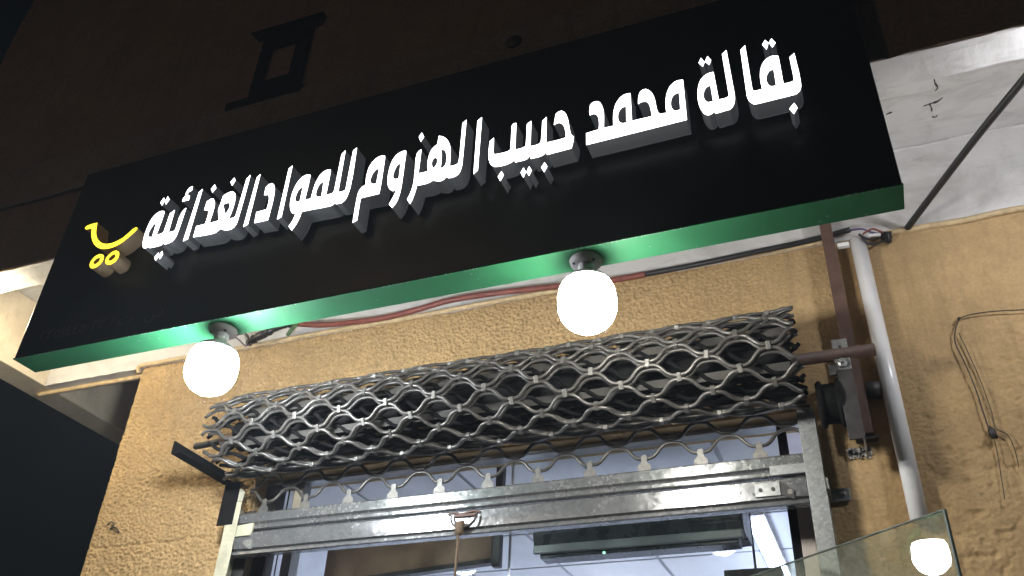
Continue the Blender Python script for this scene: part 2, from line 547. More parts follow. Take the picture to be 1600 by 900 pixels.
# moulded surround of a small blind opening on the upper wall
ws = link("window_surround", box(-2.094, -1.962, -0.904, -0.898, 4.437, 4.652), BROWN, bld)
def sub(name, b, mat, par):
    return link(name, b, mat, par)
sub("lintel", prism([(-2.226, 4.786), (-1.840, 4.776), (-1.852, 4.722), (-2.190, 4.742)], -0.937, -0.909), NAVY, ws)
sub("head_panel", box(-2.147, -1.890, -0.926, -0.910, 4.648, 4.724), NAVY, ws)
sub("jamb", box(-2.147, -2.098, -0.925, -0.910, 4.437, 4.646), NAVY, ws)
sub("jamb", box(-1.958, -1.890, -0.925, -0.910, 4.437, 4.646), NAVY, ws)
sub("apron", box(-2.147, -1.890, -0.926, -0.910, 4.350, 4.435), NAVY, ws)
sub("sill", box(-2.250, -1.868, -0.934, -0.910, 4.304, 4.348, bev=0.004), NAVY, ws)
link("putlog_patch", lathe([(0.0, 0.0), (0.028, 0.004), (0.036, 0.018), (0.03, 0.034), (0.0, 0.045)], 12,
     Matrix.Translation((-0.915, -0.90, 4.228)) @ Matrix.Rotation(PI / 2, 4, 'X')), DARKSTEEL, bld)
# cracks where plaster has spalled off the soffit at the right
def crack(pts, w, dz):
    bm = bmesh.new()
    pts = smooth_path(pts, 3)
    prev = None
    for i, p in enumerate(pts):
        t = (pts[min(i + 1, len(pts) - 1)] - pts[max(i - 1, 0)]).normalized()
        nrm = Vector((-t.y, t.x, 0)).normalized()
        ww = w * (0.25 + abs(noise.noise(p * 60.0)) * 1.9) * (1.0 if 0 < i < len(pts) - 1 else 0.15)
        cur = [bm.verts.new(p + nrm * ww), bm.verts.new(p - nrm * ww), bm.verts.new(p + Vector((0, 0, -dz)))]
        if prev:
            bm.faces.new((prev[0], cur[0], cur[2], prev[2])); bm.faces.new((prev[2], cur[2], cur[1], prev[1]))
        prev = cur
    return bm
CR = SOFFIT - 0.001
for pts, w in (([(0.518, -0.352, 4.104), (0.520, -0.328, 4.104), (0.529, -0.302, 4.104), (0.520, -0.288, 4.104)], 0.0035),
               ([(0.480, -0.219, 4.104), (0.502, -0.225, 4.104), (0.527, -0.227, 4.104), (0.547, -0.244, 4.104)], 0.005),
               ([(0.500, -0.226, 4.104), (0.507, -0.202, 4.104), (0.509, -0.177, 4.104)], 0.004),
               ([(0.509, -0.151, 4.104), (0.520, -0.144, 4.104), (0.529, -0.152, 4.104)], 0.0035),
               ([(0.346, -0.219, 4.104), (0.358, -0.222, 4.104), (0.369, -0.225, 4.104)], 0.004)):
    link("plaster_crack", crack(pts, w, 0.003), DARKSTEEL, bld)
# filled plaster joint between soffit and rear beam
link("plaster_joint", tube(smooth_path([(0.24 + 0.12 * i, 0.000, SOFFIT - 0.006 + 0.003 * math.sin(i * 2.3)) for i in range(14)], 3), 0.007, 6), WHITE, bld, smooth=True)

# ------------------------------------------------------------------ shop interior behind the glass
bm = bmesh.new()
add_box(bm, -3.05, -3.0, 0.21, 6.0, 0, 3.4)
add_box(bm, 1.6, 1.65, 0.21, 6.0, 0, 3.4)
add_box(bm, -3.0, 1.6, 5.9, 6.0, 0, 3.4)
add_box(bm, -3.0, 1.6, 0.205, 0.21, 3.06, 3.4)
add_box(bm, -3.0, 1.6, 0.215, 5.9, 3.33, 3.40)
link("interior_wall", bm, ROOMWALL, bld)
link("interior_floor", box(-3.0, 1.6, 0.31, 5.9, -0.05, 0.002), ROOMFLOOR, bld)
link("ceiling_grid", box(-3.0, 1.6, 0.212, 5.9, 3.207, 3.22), TBAR, bld)
tile0 = None
for i in range(7):
    for j in range(8):
        x0 = -2.946 + 0.6 * i; y0 = 0.29 + 0.6 * j
        if tile0 is None:
            tile0 = link("ceiling_tile", box(-0.289, 0.289, -0.289, 0.289, 0, 0.006, bev=0.002), TILE)
            tile0.parent = bld
            t = tile0
        else:
            t = copy_of(tile0, bld)
        t.matrix_parent_inverse = Matrix.Identity(4)
        t.location = (x0 + 0.3 + 1.2, y0 + 0.3, 3.199)

# fluorescent lights on the shop ceiling
def tube_light(x, y0, y1, label, drop=0.0, glow=None):
    zt = 3.196 - drop
    t = empty("tube_light", (x, (y0 + y1) / 2, zt), label, "ceiling light", "tube lights on the shop ceiling")
    link("housing", box(x - 0.05, x + 0.05, y0, y1, zt - 0.031, zt, bev=0.004), PLASTIC, t)
    for dx in (-0.026, 0.026):
        link("tube", tube([(x + dx, y0 + 0.02, zt - 0.05), (x + dx, y1 - 0.02, zt - 0.05)], 0.014, 10), glow or FILL_TUBE, t, smooth=True)
    if drop:
        for y in (y0 + 0.2, y1 - 0.2):
            link("drop_rod", tube([(x, y, zt), (x, y, 3.199)], 0.006, 6), DARKSTEEL, t)
    return t
tube_light(-0.505, 1.42, 2.55, "twin tube ceiling light glowing bluish white near the right door jamb", glow=TUBE_BLUE)
tube_light(-1.98, 2.85, 4.05, "left hung twin tube light, added out of sight to brighten the shop ceiling", 0.40)  # the three hung tubes are unseen, added to light the ceiling
tube_light(-1.15, 2.95, 4.15, "middle hung twin tube light, added out of sight to brighten the shop ceiling", 0.40)
tube_light(0.30, 2.95, 4.15, "right hung twin tube light, added out of sight to brighten the shop ceiling", 0.40)

# glazed shop front: fixed panes in slim stiles
sw = empty("shop_window", (-1.25, 0.10, 0), "glazed shop front with slim grey stiles behind the rolled grille", "shop window")
link("pane", box(-2.226, -1.271, 0.097, 0.103, 0.3, 3.010), GLASS, sw)
link("pane", box(-1.262, -0.240, 0.097, 0.103, 0.3, 3.010), GLASS, sw)
link("pane", box(-2.354, -2.274, 0.097, 0.103, 0.3, 3.010), GLASS, sw)
link("glass_joint", box(-1.270, -1.263, 0.095, 0.105, 0.3, 3.010), PVC, sw)
link("stile", box(-2.272, -2.228, 0.07, 0.13, 0.0, 3.010, bev=0.003), ALU, sw)
link("stile", box(-2.42, -2.356, 0.07, 0.13, 0.0, 3.010, bev=0.003), DARKSTEEL, sw)
link("stile", box(-0.208, -0.160, 0.06, 0.13, 0.0, 2.72, bev=0.003), BEIGE, sw)
link("stile", box(-0.238, -0.2085, 0.062, 0.125, 0.0, 3.010, bev=0.003), SHADEBLACK, sw)  # frame in the dark gap, its shade put into the black colour
link("head_rail", box(-2.42, -0.12, 0.07, 0.13, 3.012, 3.026), ALU, sw)
for x in (-2.330, -2.302):
    link("window_bar", tube([(x, 0.115, 0.3), (x, 0.115, 3.010)], 0.003, 6), DARKSTEEL, sw)
link("window_bar", tube([(-2.354, 0.118, 2.79), (-2.274, 0.118, 2.79)], 0.003, 6), DARKSTEEL, sw)

# board, air conditioner and small box hanging inside the shop
bb = box(-2.43, -1.50, 0.0, 0.03, 2.742, 3.06, bev=0.004)
bmesh.ops.transform(bb, matrix=Matrix.Translation((-1.50, 0.46, 0)) @ Matrix.Rotation(-0.16, 4, 'Z') @ Matrix.Translation((1.50, 0, 0)), verts=bb.verts)
brd = tag(link("hanging_board", bb, WOOD), "brown wooden board hanging inside the shop above the door, left of the strap", "board")
link("bottom_trim", (lambda b: (bmesh.ops.transform(b, matrix=Matrix.Translation((-1.50, 0.46, 0)) @ Matrix.Rotation(-0.16, 4, 'Z') @ Matrix.Translation((1.50, 0, 0)), verts=b.verts), b)[1])(box(-2.43, -1.50, -0.006, 0.036, 2.722, 2.741)), DARKSTEEL, brd)
post = tag(link("hanger_post", box(-1.487, -1.452, 0.44, 0.475, 2.70, 3.195, bev=0.003), DARKSTEEL), "dark square post hanging beside the brown board inside the shop", "post")
ac = empty("air_conditioner", (-0.86, 0.6, 2.75), "long dark air conditioner hung inside the shop just under the grille rail", "air conditioner")
prof = [(0.50, 3.06), (0.50, 2.84), (0.515, 2.795), (0.555, 2.782), (0.72, 2.79), (0.72, 3.06)]
bm = bmesh.new()
A = [bm.verts.new((-1.327, y, z)) for y, z in prof]; B = [bm.verts.new((-0.445, y, z)) for y, z in prof]
bm.faces.new(A); bm.faces.new(list(reversed(B)))
for i in range(len(prof)):
    j = (i + 1) % len(prof)
    bm.faces.new((A[i], A[j], B[j], B[i]))
bmesh.ops.recalc_face_normals(bm, faces=bm.faces)
link("casing", bm, ACDARK, ac)
link("air_vane", box(-1.322, -0.450, 0.492, 0.512, 2.756, 2.792, bev=0.004), ACLIP, ac)
link("outlet", box(-1.300, -0.47, 0.516, 0.60, 2.742, 2.780, bev=0.004), ACDARK, ac)
link("status_light", box(-1.02, -1.01, 0.5, 0.508, 2.738, 2.746), mat_emit("green_led", (0.4, 1.0, 0.7), 1.2), ac)
bx = empty("hanging_box", (-0.43, 1.0, 2.66), "small black box hanging below the tube light inside the shop", "box")
link("box_body", box(-0.608, -0.362, 0.95, 1.12, 2.55, 2.770, bev=0.006), ACDARK, bx)
link("hanger", tube([(-0.48, 1.03, 2.770), (-0.48, 1.03, 3.195)], 0.006, 6), DARKSTEEL, bx)

# ------------------------------------------------------------------ the sign
SX0, SX1, SZ0, SZ1, SYF, SYR = -2.829, 0.243, 3.142, 4.046, -1.008, -0.905
sign = empty("shop_sign", (-1.29, -0.95, 3.142), "long black shop sign with glowing white Arabic letters, yellow cart and green underside", "sign")
bm = bmesh.new()
add_box(bm, SX0, SX1, SYF, SYR, SZ0 + 0.006, SZ1, bev=0.002)
link("sign_box", bm, SIGNFACE, sign)
link("underside_panel", box(SX0 - 0.002, SX1 + 0.002, SYF - 0.003, SYR + 0.002, SZ0, SZ0 + 0.005), GREEN, sign)
# chipped paint along the lower front edge
bm = bmesh.new()
for i in range(420):
    x = SX0 + (SX1 - SX0) * random.random()
    dens = noise.noise(Vector((x * 3.1, 0, 0)))
    if dens < -0.05:
        continue
    l = random.uniform(0.002, 0.009); y = random.choice((SYF - 0.003, random.uniform(SYF, SYR))) if random.random() < 0.16 else SYF - 0.003
    add_box(bm, x, x + l, y - 0.0008, y + random.uniform(0.0012, 0.004), SZ0 - 0.0009, SZ0 + random.uniform(0.0006, 0.0026))
link("paint_chip", bm, TRIM, sign, kind="stuff")

GLYPHS = [
    ('letter', [(-0.1022,3.7191),(-0.0871,3.7341),(-0.0861,3.5517),(-0.085,3.541),(-0.0797,3.5363),(-0.0586,3.5365),(-0.0596,3.5706),(-0.0577,3.5985),(-0.0502,3.6295),(-0.0399,3.6476),(-0.0255,3.6583),(-0.0122,3.6602),(0.0003,3.6555),(0.0012,3.6444),(0.0012,3.5374),(0.0221,3.5371),(0.0297,3.5399),(0.0317,3.5499),(0.031,3.6372),(0.0459,3.6495),(0.0476,3.528),(0.0451,3.5059),(0.0386,3.4922),(0.0276,3.4847),(-0.0766,3.4828),(-0.0876,3.4846),(-0.0975,3.4975),(-0.1031,3.5202),(-0.1034,3.5389)], [[(-0.0182,3.6057),(-0.0323,3.6013),(-0.0407,3.5852),(-0.0435,3.5696),(-0.0413,3.5524),(-0.0362,3.5417),(-0.0303,3.5378),(-0.019,3.5385)]]),
    ('letter_dot', [(-0.0377,3.7185),(-0.0274,3.7348),(-0.0197,3.7181),(-0.0281,3.6924)], []),
    ('letter_dot', [(-0.0182,3.7196),(-0.0089,3.7341),(0.0003,3.7114),(-0.0106,3.6947)], []),
    ('letter_dot', [(0.0196,3.4545),(0.026,3.4336),(0.0134,3.4127),(0.0045,3.4364)], []),
    ('letter', [(-0.1572,3.7218),(-0.143,3.7337),(-0.1371,3.5403),(-0.1384,3.5218),(-0.1453,3.4978),(-0.1557,3.4863),(-0.1981,3.4835),(-0.2003,3.4954),(-0.2077,3.4866),(-0.2174,3.4835),(-0.2264,3.489),(-0.2368,3.5113),(-0.2426,3.5418),(-0.2432,3.569),(-0.2403,3.5992),(-0.2316,3.6297),(-0.2205,3.6457),(-0.2058,3.6544),(-0.1891,3.6552),(-0.184,3.5365),(-0.1616,3.5365),(-0.1545,3.5406),(-0.1534,3.5459)], [[(-0.2024,3.6028),(-0.2147,3.5981),(-0.2233,3.5835),(-0.2264,3.5632),(-0.223,3.5467),(-0.2158,3.5358),(-0.2001,3.5343)]]),
    ('letter_dot', [(-0.2209,3.7284),(-0.2116,3.7064),(-0.2185,3.6881),(-0.2295,3.7098)], []),
    ('letter_dot', [(-0.201,3.7288),(-0.1915,3.708),(-0.1987,3.689),(-0.2101,3.7079)], []),
    ('letter', [(-0.5905,3.4797),(-0.5906,3.5285),(-0.5504,3.5323),(-0.5487,3.5483),(-0.5493,3.5717),(-0.5533,3.5914),(-0.5632,3.6021),(-0.5709,3.6032),(-0.5778,3.6004),(-0.5792,3.6117),(-0.5768,3.6451),(-0.5677,3.6541),(-0.5556,3.6552),(-0.546,3.6478),(-0.5387,3.6306),(-0.534,3.6087),(-0.5328,3.583),(-0.5342,3.5331),(-0.5038,3.5323),(-0.5036,3.5669),(-0.5012,3.5928),(-0.4948,3.6194),(-0.4842,3.6396),(-0.47,3.6519),(-0.4574,3.6545),(-0.4462,3.6533),(-0.4456,3.5343),(-0.3837,3.5341),(-0.3868,3.5689),(-0.3907,3.5884),(-0.3975,3.5991),(-0.4059,3.6026),(-0.4145,3.6031),(-0.4233,3.5977),(-0.4235,3.6045),(-0.4158,3.6476),(-0.4073,3.6549),(-0.3974,3.6549),(-0.3856,3.643),(-0.3758,3.6203),(-0.371,3.5935),(-0.368,3.5594),(-0.3641,3.5433),(-0.3585,3.535),(-0.3391,3.5335),(-0.3404,3.56),(-0.3389,3.586),(-0.3327,3.6173),(-0.3238,3.6378),(-0.3108,3.6519),(-0.2985,3.6567),(-0.2817,3.6546),(-0.2813,3.4857)], [[(-0.4616,3.6022),(-0.4741,3.6006),(-0.4831,3.5902),(-0.488,3.5751),(-0.4885,3.5587),(-0.4845,3.5426),(-0.4749,3.5339),(-0.4627,3.5333)],[(-0.2967,3.6038),(-0.3067,3.6033),(-0.3168,3.5951),(-0.3224,3.582),(-0.3247,3.5646),(-0.3232,3.5494),(-0.3181,3.5369),(-0.3101,3.533),(-0.2976,3.5334)]]),
    ('letter', [(-0.6951,3.6107),(-0.6909,3.6438),(-0.6816,3.651),(-0.6707,3.6515),(-0.6607,3.6401),(-0.6513,3.6127),(-0.6457,3.5749),(-0.6411,3.5458),(-0.6365,3.5334),(-0.6305,3.5277),(-0.6329,3.5044),(-0.6379,3.4802),(-0.7176,3.4773),(-0.7203,3.4923),(-0.7253,3.4842),(-0.7359,3.4777),(-0.771,3.4765),(-0.7739,3.4908),(-0.7849,3.4787),(-0.7893,3.4776),(-0.8234,3.4767),(-0.8254,3.4889),(-0.836,3.4804),(-0.8514,3.476),(-0.8797,3.4757),(-0.8924,3.4786),(-0.9058,3.491),(-0.9132,3.5087),(-0.9173,3.5356),(-0.9165,3.5955),(-0.9026,3.6067),(-0.9012,3.5707),(-0.9008,3.5446),(-0.8987,3.536),(-0.8937,3.5317),(-0.8508,3.5316),(-0.843,3.5352),(-0.8419,3.5447),(-0.8411,3.6414),(-0.8366,3.6482),(-0.8259,3.6477),(-0.8255,3.5311),(-0.8005,3.5315),(-0.7912,3.5354),(-0.7895,3.5486),(-0.7886,3.6308),(-0.774,3.6404),(-0.7739,3.5301),(-0.7463,3.5312),(-0.7396,3.537),(-0.7381,3.5523),(-0.736,3.6279),(-0.7221,3.6409),(-0.721,3.5294),(-0.6758,3.5292),(-0.6567,3.5311),(-0.6578,3.555),(-0.6625,3.5802),(-0.6703,3.5947),(-0.6796,3.6009),(-0.6873,3.6009),(-0.6965,3.597)], []),
    ('letter_dot', [(-0.7252,3.449),(-0.7158,3.4293),(-0.7254,3.4085),(-0.7354,3.4301)], []),
    ('letter_dot', [(-0.7945,3.4473),(-0.7859,3.4271),(-0.7931,3.4055),(-0.8031,3.4289)], []),
    ('letter_dot', [(-0.7761,3.447),(-0.7664,3.4279),(-0.7749,3.4071),(-0.7837,3.4265)], []),
    ('letter_dot', [(-0.8685,3.4532),(-0.8599,3.4355),(-0.8703,3.4131),(-0.8797,3.4343)], []),
    ('letter', [(-0.9665,3.7025),(-0.9512,3.7145),(-0.951,3.4806),(-0.9652,3.4679)], []),
    ('letter', [(-1.0215,3.6195),(-1.0217,3.7096),(-1.008,3.7214),(-1.0084,3.5226),(-1.0109,3.5036),(-1.0176,3.4859),(-1.0315,3.4761),(-1.0528,3.4762),(-1.0627,3.4849),(-1.0685,3.4763),(-1.0804,3.4717),(-1.095,3.4757),(-1.1099,3.482),(-1.1237,3.476),(-1.1415,3.4746),(-1.1669,3.4761),(-1.1698,3.4529),(-1.1757,3.4252),(-1.1833,3.4032),(-1.1968,3.4267),(-1.1877,3.4514),(-1.1821,3.4815),(-1.181,3.5111),(-1.1822,3.5548),(-1.1826,3.619),(-1.1781,3.6288),(-1.1676,3.6356),(-1.1669,3.5943),(-1.1672,3.5288),(-1.1325,3.5276),(-1.1368,3.5592),(-1.1362,3.5897),(-1.1305,3.6168),(-1.1209,3.6318),(-1.1087,3.6394),(-1.1061,3.6783),(-1.0873,3.6666),(-1.0708,3.6457),(-1.0615,3.6228),(-1.0564,3.5969),(-1.0534,3.5273),(-1.0292,3.5286),(-1.0231,3.534),(-1.0217,3.5504)], [[(-1.0927,3.6122),(-1.0801,3.6062),(-1.0712,3.5881),(-1.0677,3.5608),(-1.0704,3.5378),(-1.0785,3.5285),(-1.0875,3.5285),(-1.0864,3.5446),(-1.0871,3.5752),(-1.0895,3.5979)],[(-1.1106,3.5822),(-1.1027,3.5755),(-1.101,3.5575),(-1.1067,3.5418),(-1.1135,3.5364),(-1.1202,3.55),(-1.1218,3.5657),(-1.1176,3.579)]]),
    ('letter_dot', [(-1.1741,3.7142),(-1.1634,3.6915),(-1.1733,3.6713),(-1.1835,3.6964)], []),
    ('letter', [(-1.2272,3.648),(-1.2405,3.6484),(-1.2603,3.6398),(-1.2746,3.6169),(-1.2816,3.5833),(-1.2829,3.544),(-1.2787,3.5124),(-1.2695,3.4905),(-1.2567,3.4777),(-1.2419,3.4766),(-1.2486,3.4572),(-1.2626,3.4231),(-1.2484,3.4041),(-1.2353,3.4243),(-1.228,3.4538),(-1.225,3.4891),(-1.2246,3.532),(-1.2251,3.598),(-1.2253,3.6384)], [[(-1.2406,3.5959),(-1.254,3.5886),(-1.2608,3.5685),(-1.2638,3.5474),(-1.2614,3.5345),(-1.2539,3.5285),(-1.2397,3.5275)]]),
    ('letter', [(-1.308,3.6492),(-1.3282,3.6517),(-1.3455,3.6422),(-1.361,3.62),(-1.3681,3.5835),(-1.3668,3.5335),(-1.3786,3.5297),(-1.3884,3.5137),(-1.3917,3.4822),(-1.3916,3.3783),(-1.3755,3.3853),(-1.3765,3.4758),(-1.373,3.4795),(-1.3064,3.4791),(-1.3052,3.5143),(-1.3057,3.6378)], [[(-1.3227,3.5969),(-1.3362,3.5912),(-1.3463,3.575),(-1.35,3.55),(-1.3446,3.5354),(-1.3357,3.5296),(-1.3242,3.5288)]]),
    ('letter', [(-1.4428,3.6543),(-1.4416,3.7122),(-1.4284,3.7226),(-1.4253,3.5449),(-1.4292,3.5134),(-1.4375,3.4874),(-1.45,3.4767),(-1.4711,3.4782),(-1.4765,3.4849),(-1.4859,3.4769),(-1.5074,3.4757),(-1.5849,3.4796),(-1.6073,3.4792),(-1.6102,3.4566),(-1.6178,3.4305),(-1.6318,3.4055),(-1.6488,3.4283),(-1.6369,3.4512),(-1.6312,3.478),(-1.6432,3.4819),(-1.6536,3.4959),(-1.663,3.5229),(-1.6663,3.5569),(-1.6636,3.5897),(-1.6547,3.6213),(-1.64,3.6428),(-1.6243,3.6504),(-1.6045,3.6466),(-1.6028,3.6281),(-1.6048,3.5323),(-1.5804,3.5312),(-1.5793,3.5544),(-1.5773,3.5831),(-1.5701,3.6148),(-1.5577,3.6389),(-1.5407,3.649),(-1.5216,3.647),(-1.5198,3.6367),(-1.5196,3.5314),(-1.4954,3.5312),(-1.4904,3.5401),(-1.4892,3.5583),(-1.4881,3.7086),(-1.4744,3.7233),(-1.4718,3.531),(-1.4499,3.5304),(-1.4444,3.5338),(-1.4434,3.5458)], [[(-1.5411,3.5991),(-1.5561,3.5898),(-1.563,3.5666),(-1.562,3.5415),(-1.5545,3.5313),(-1.5379,3.531)],[(-1.6254,3.5983),(-1.6388,3.5893),(-1.6458,3.5682),(-1.6465,3.5434),(-1.6387,3.533),(-1.625,3.5303)]]),
    ('letter', [(-1.7058,3.7036),(-1.6922,3.7151),(-1.6882,3.4783),(-1.7048,3.4715)], []),
    ('letter', [(-1.7881,3.6024),(-1.7893,3.6391),(-1.7791,3.6503),(-1.7649,3.6516),(-1.7542,3.6395),(-1.746,3.6154),(-1.7424,3.5753),(-1.7431,3.4837),(-1.7436,3.4782),(-1.8004,3.4792),(-1.8034,3.5294),(-1.761,3.5311),(-1.7605,3.5685),(-1.7645,3.589),(-1.7712,3.5994)], []),
    ('letter', [(-1.842,3.7001),(-1.8291,3.7128),(-1.8274,3.4803),(-1.8453,3.4726)], []),
    ('letter', [(-1.8884,3.707),(-1.8742,3.7223),(-1.8768,3.5308),(-1.8789,3.4987),(-1.8872,3.4818),(-1.9019,3.4751),(-1.9246,3.4784),(-1.9461,3.4905),(-1.9615,3.4775),(-1.9808,3.4752),(-2.063,3.4805),(-2.0634,3.5308),(-2.0247,3.5314),(-2.0238,3.5792),(-2.0284,3.5954),(-2.0486,3.6015),(-2.0475,3.6417),(-2.0333,3.6503),(-2.0201,3.6477),(-2.0083,3.627),(-2.0037,3.5999),(-2.0061,3.5301),(-1.9643,3.5323),(-1.9732,3.5578),(-1.9819,3.5856),(-1.9793,3.6108),(-1.9774,3.6494),(-1.9613,3.6583),(-1.9396,3.6612),(-1.9234,3.6459),(-1.9168,3.6246),(-1.9141,3.5937),(-1.9165,3.556),(-1.9214,3.5291),(-1.8994,3.5286),(-1.8933,3.5354),(-1.893,3.55)], [[(-1.9375,3.6063),(-1.9524,3.6089),(-1.9656,3.605),(-1.9436,3.5558),(-1.9344,3.5713),(-1.9332,3.5944)]]),
    ('letter_dot', [(-2.0337,3.7202),(-2.0217,3.699),(-2.0331,3.6798),(-2.0452,3.7009)], []),
    ('letter_dot', [(-1.9489,3.7295),(-1.9391,3.712),(-1.9482,3.69),(-1.9607,3.7113)], []),
    ('letter', [(-2.1005,3.7002),(-2.0864,3.713),(-2.0848,3.4782),(-2.1054,3.4719)], []),
    ('letter', [(-2.1545,3.6194),(-2.1392,3.6368),(-2.1426,3.5284),(-2.1457,3.5018),(-2.1558,3.4839),(-2.172,3.4788),(-2.1899,3.4785),(-2.1981,3.4872),(-2.2054,3.4776),(-2.2299,3.4766),(-2.2574,3.4776),(-2.2657,3.4859),(-2.2787,3.4799),(-2.2908,3.4886),(-2.2999,3.5112),(-2.3044,3.5492),(-2.3028,3.5862),(-2.2961,3.6223),(-2.28,3.6444),(-2.2588,3.651),(-2.2432,3.646),(-2.2411,3.6321),(-2.2452,3.5349),(-2.2219,3.5362),(-2.2134,3.541),(-2.2118,3.627),(-2.1927,3.6397),(-2.189,3.5328),(-2.1645,3.5337),(-2.1595,3.5393)], [[(-2.265,3.5956),(-2.2766,3.5914),(-2.2842,3.5722),(-2.2869,3.5496),(-2.2809,3.5343),(-2.263,3.5291)]]),
    ('hamza', [(-2.1401,3.7406),(-2.1554,3.7374),(-2.1633,3.7176),(-2.1638,3.6959),(-2.1689,3.69),(-2.1694,3.6733),(-2.1384,3.6723),(-2.1404,3.6944),(-2.1506,3.6982),(-2.1542,3.7103),(-2.1491,3.7162),(-2.1381,3.7181)], []),
    ('letter_dot', [(-2.2688,3.719),(-2.2587,3.7007),(-2.2655,3.6792),(-2.2783,3.6971)], []),
    ('letter_dot', [(-2.2504,3.7204),(-2.2372,3.7008),(-2.2467,3.6791),(-2.2579,3.698)], []),
    ('letter_dot', [(-2.2056,3.4463),(-2.2005,3.4318),(-2.2079,3.4092),(-2.2191,3.4272)], []),
    ('letter_dot', [(-2.192,3.4499),(-2.1818,3.432),(-2.19,3.4118),(-2.1991,3.4262)], []),
    ('cart_basket', [(-2.5772,3.6754),(-2.6109,3.675),(-2.6309,3.6712),(-2.635,3.6617),(-2.6255,3.6531),(-2.5967,3.6523),(-2.5853,3.6183),(-2.5712,3.5909),(-2.5503,3.5639),(-2.5248,3.5428),(-2.4994,3.5302),(-2.4734,3.5248),(-2.4429,3.5253),(-2.4125,3.5348),(-2.3829,3.556),(-2.36,3.5773),(-2.3503,3.5901),(-2.3591,3.599),(-2.3701,3.5966),(-2.3907,3.578),(-2.4118,3.5613),(-2.4387,3.551),(-2.4683,3.5479),(-2.5022,3.5559),(-2.5247,3.5697),(-2.5445,3.5896),(-2.5604,3.6157),(-2.5698,3.6422)], []),
    ('cart_wheel', [(-2.475,3.4882),(-2.4725,3.468),(-2.483,3.4509),(-2.5035,3.4425),(-2.5224,3.4473),(-2.5333,3.4621),(-2.5341,3.4819),(-2.5225,3.5007),(-2.5022,3.5059),(-2.4847,3.5003)], [[(-2.4916,3.4871),(-2.4892,3.4718),(-2.5017,3.4599),(-2.5173,3.465),(-2.5196,3.4753),(-2.5101,3.4863),(-2.4991,3.4888)]]),
    ('cart_wheel', [(-2.4023,3.488),(-2.3983,3.4675),(-2.4082,3.4487),(-2.4285,3.4404),(-2.4481,3.448),(-2.4594,3.4618),(-2.4607,3.4817),(-2.4465,3.4981),(-2.4287,3.5048),(-2.4115,3.4992)], [[(-2.4169,3.4864),(-2.4147,3.4712),(-2.4272,3.4595),(-2.4412,3.461),(-2.447,3.472),(-2.4382,3.4847),(-2.4261,3.4885)]]),
]

def smooth_outline(pts, lim=math.radians(40), sub=3):
    n = len(pts)
    P = [Vector((p[0], p[1])) for p in pts]
    soft = []
    for i in range(n):
        a = (P[i] - P[i - 1]); b = (P[(i + 1) % n] - P[i])
        ang = abs(a.angle_signed(b, 0.0))
        soft.append(ang < lim and max(a.length, b.length) < 6.0 * min(a.length, b.length) + 0.02)
    out = []
    for i in range(n):
        p1 = P[i]; p2 = P[(i + 1) % n]
        L = (p2 - p1).length
        def tan(k):
            if not soft[k]:
                return None
            a = (P[k] - P[k - 1]).normalized(); b = (P[(k + 1) % n] - P[k]).normalized()
            return (a + b).normalized() * L
        t1 = tan(i); t2 = tan((i + 1) % n)
        if t1 is None and t2 is None:
            out.append(p1); continue
        c = p2 - p1
        t1 = c if t1 is None else t1
        t2 = c if t2 is None else t2
        for s in range(sub):
            t = s / sub
            out.append(p1 * (2 * t ** 3 - 3 * t * t + 1) + t1 * (t ** 3 - 2 * t * t + t) + p2 * (-2 * t ** 3 + 3 * t * t) + t2 * (t ** 3 - t * t))
    return out

def glyph(name, outer, holes, face_mat, side_mat):
    loops = [smooth_outline(outer)] + [smooth_outline(h) for h in holes]
    YF = -1.071
    v3 = [[Vector((p.x, p.y, 0)) for p in l] for l in loops]
    tris = tessellate_polygon(v3)
    flat = [p for l in loops for p in l]
    side = bmesh.new()
    for l in loops:
        a = [side.verts.new((p.x, YF + 0.002, p.y)) for p in l]
        b = [side.verts.new((p.x, SYF - 0.0005, p.y)) for p in l]
        for i in range(len(l)):
            j = (i + 1) % len(l)
            if (l[i] - l[j]).length > 1e-6:
                side.faces.new((a[i], a[j], b[j], b[i]))
    bmesh.ops.recalc_face_normals(side, faces=side.faces)
    so = link(name, side, side_mat, sign)
    fb = bmesh.new()
    vs = [fb.verts.new((p.x, YF, p.y)) for p in flat]
    for t in tris:
        try:
            fb.faces.new([vs[i] for i in t])
        except ValueError:
            pass
    bmesh.ops.recalc_face_normals(fb, faces=fb.faces)
    fb.normal_update()
    for f in fb.faces:
        if f.normal.y > 0:
            f.normal_flip()
    link("lit_face", fb, face_mat, so)
    return so
for name, outer, holes in GLYPHS:
    cart = name.startswith("cart")
    glyph(name, outer, holes, CART_FACE if cart else LET_FACE, CART_SIDE if cart else LET_SIDE)

# faint telephone line printed at the lower left of the sign
def print_text(txt, x0, x1, z, h):
    cu = bpy.data.curves.new("phone_print", 'FONT')
    cu.body = txt
    cu.size = 1.0
    tmp = bpy.data.objects.new("phone_print_source", cu)
    COL.objects.link(tmp)
    bpy.context.view_layer.update()
    dg = bpy.context.evaluated_depsgraph_get()
    me = bpy.data.meshes.new_from_object(tmp.evaluated_get(dg))
    bpy.data.objects.remove(tmp)
    xs = [v.co.x for v in me.vertices]; ys = [v.co.y for v in me.vertices]
    if not xs:
        return
    sx = (x1 - x0) / (max(xs) - min(xs)); sy = h / (max(ys) - min(ys)); mx = min(xs); my = min(ys)
    for v in me.vertices:
        v.co = Vector((x0 + (v.co.x - mx) * sx, SYF - 0.0008, z + (v.co.y - my) * sy))
    me.materials.clear(); me.materials.append(PRINT)
    o = bpy.data.objects.new("phone_print", me)
    COL.objects.link(o)
    o.parent = sign
    o.matrix_parent_inverse = sign.matrix_world.inverted()
print_text("\u0662\u0662\u0665\u0661\u0664\u0664\u0665\u0660\u0662\u0662 / \u062a . \u0633", -2.735, -2.165, 3.188, 0.062)

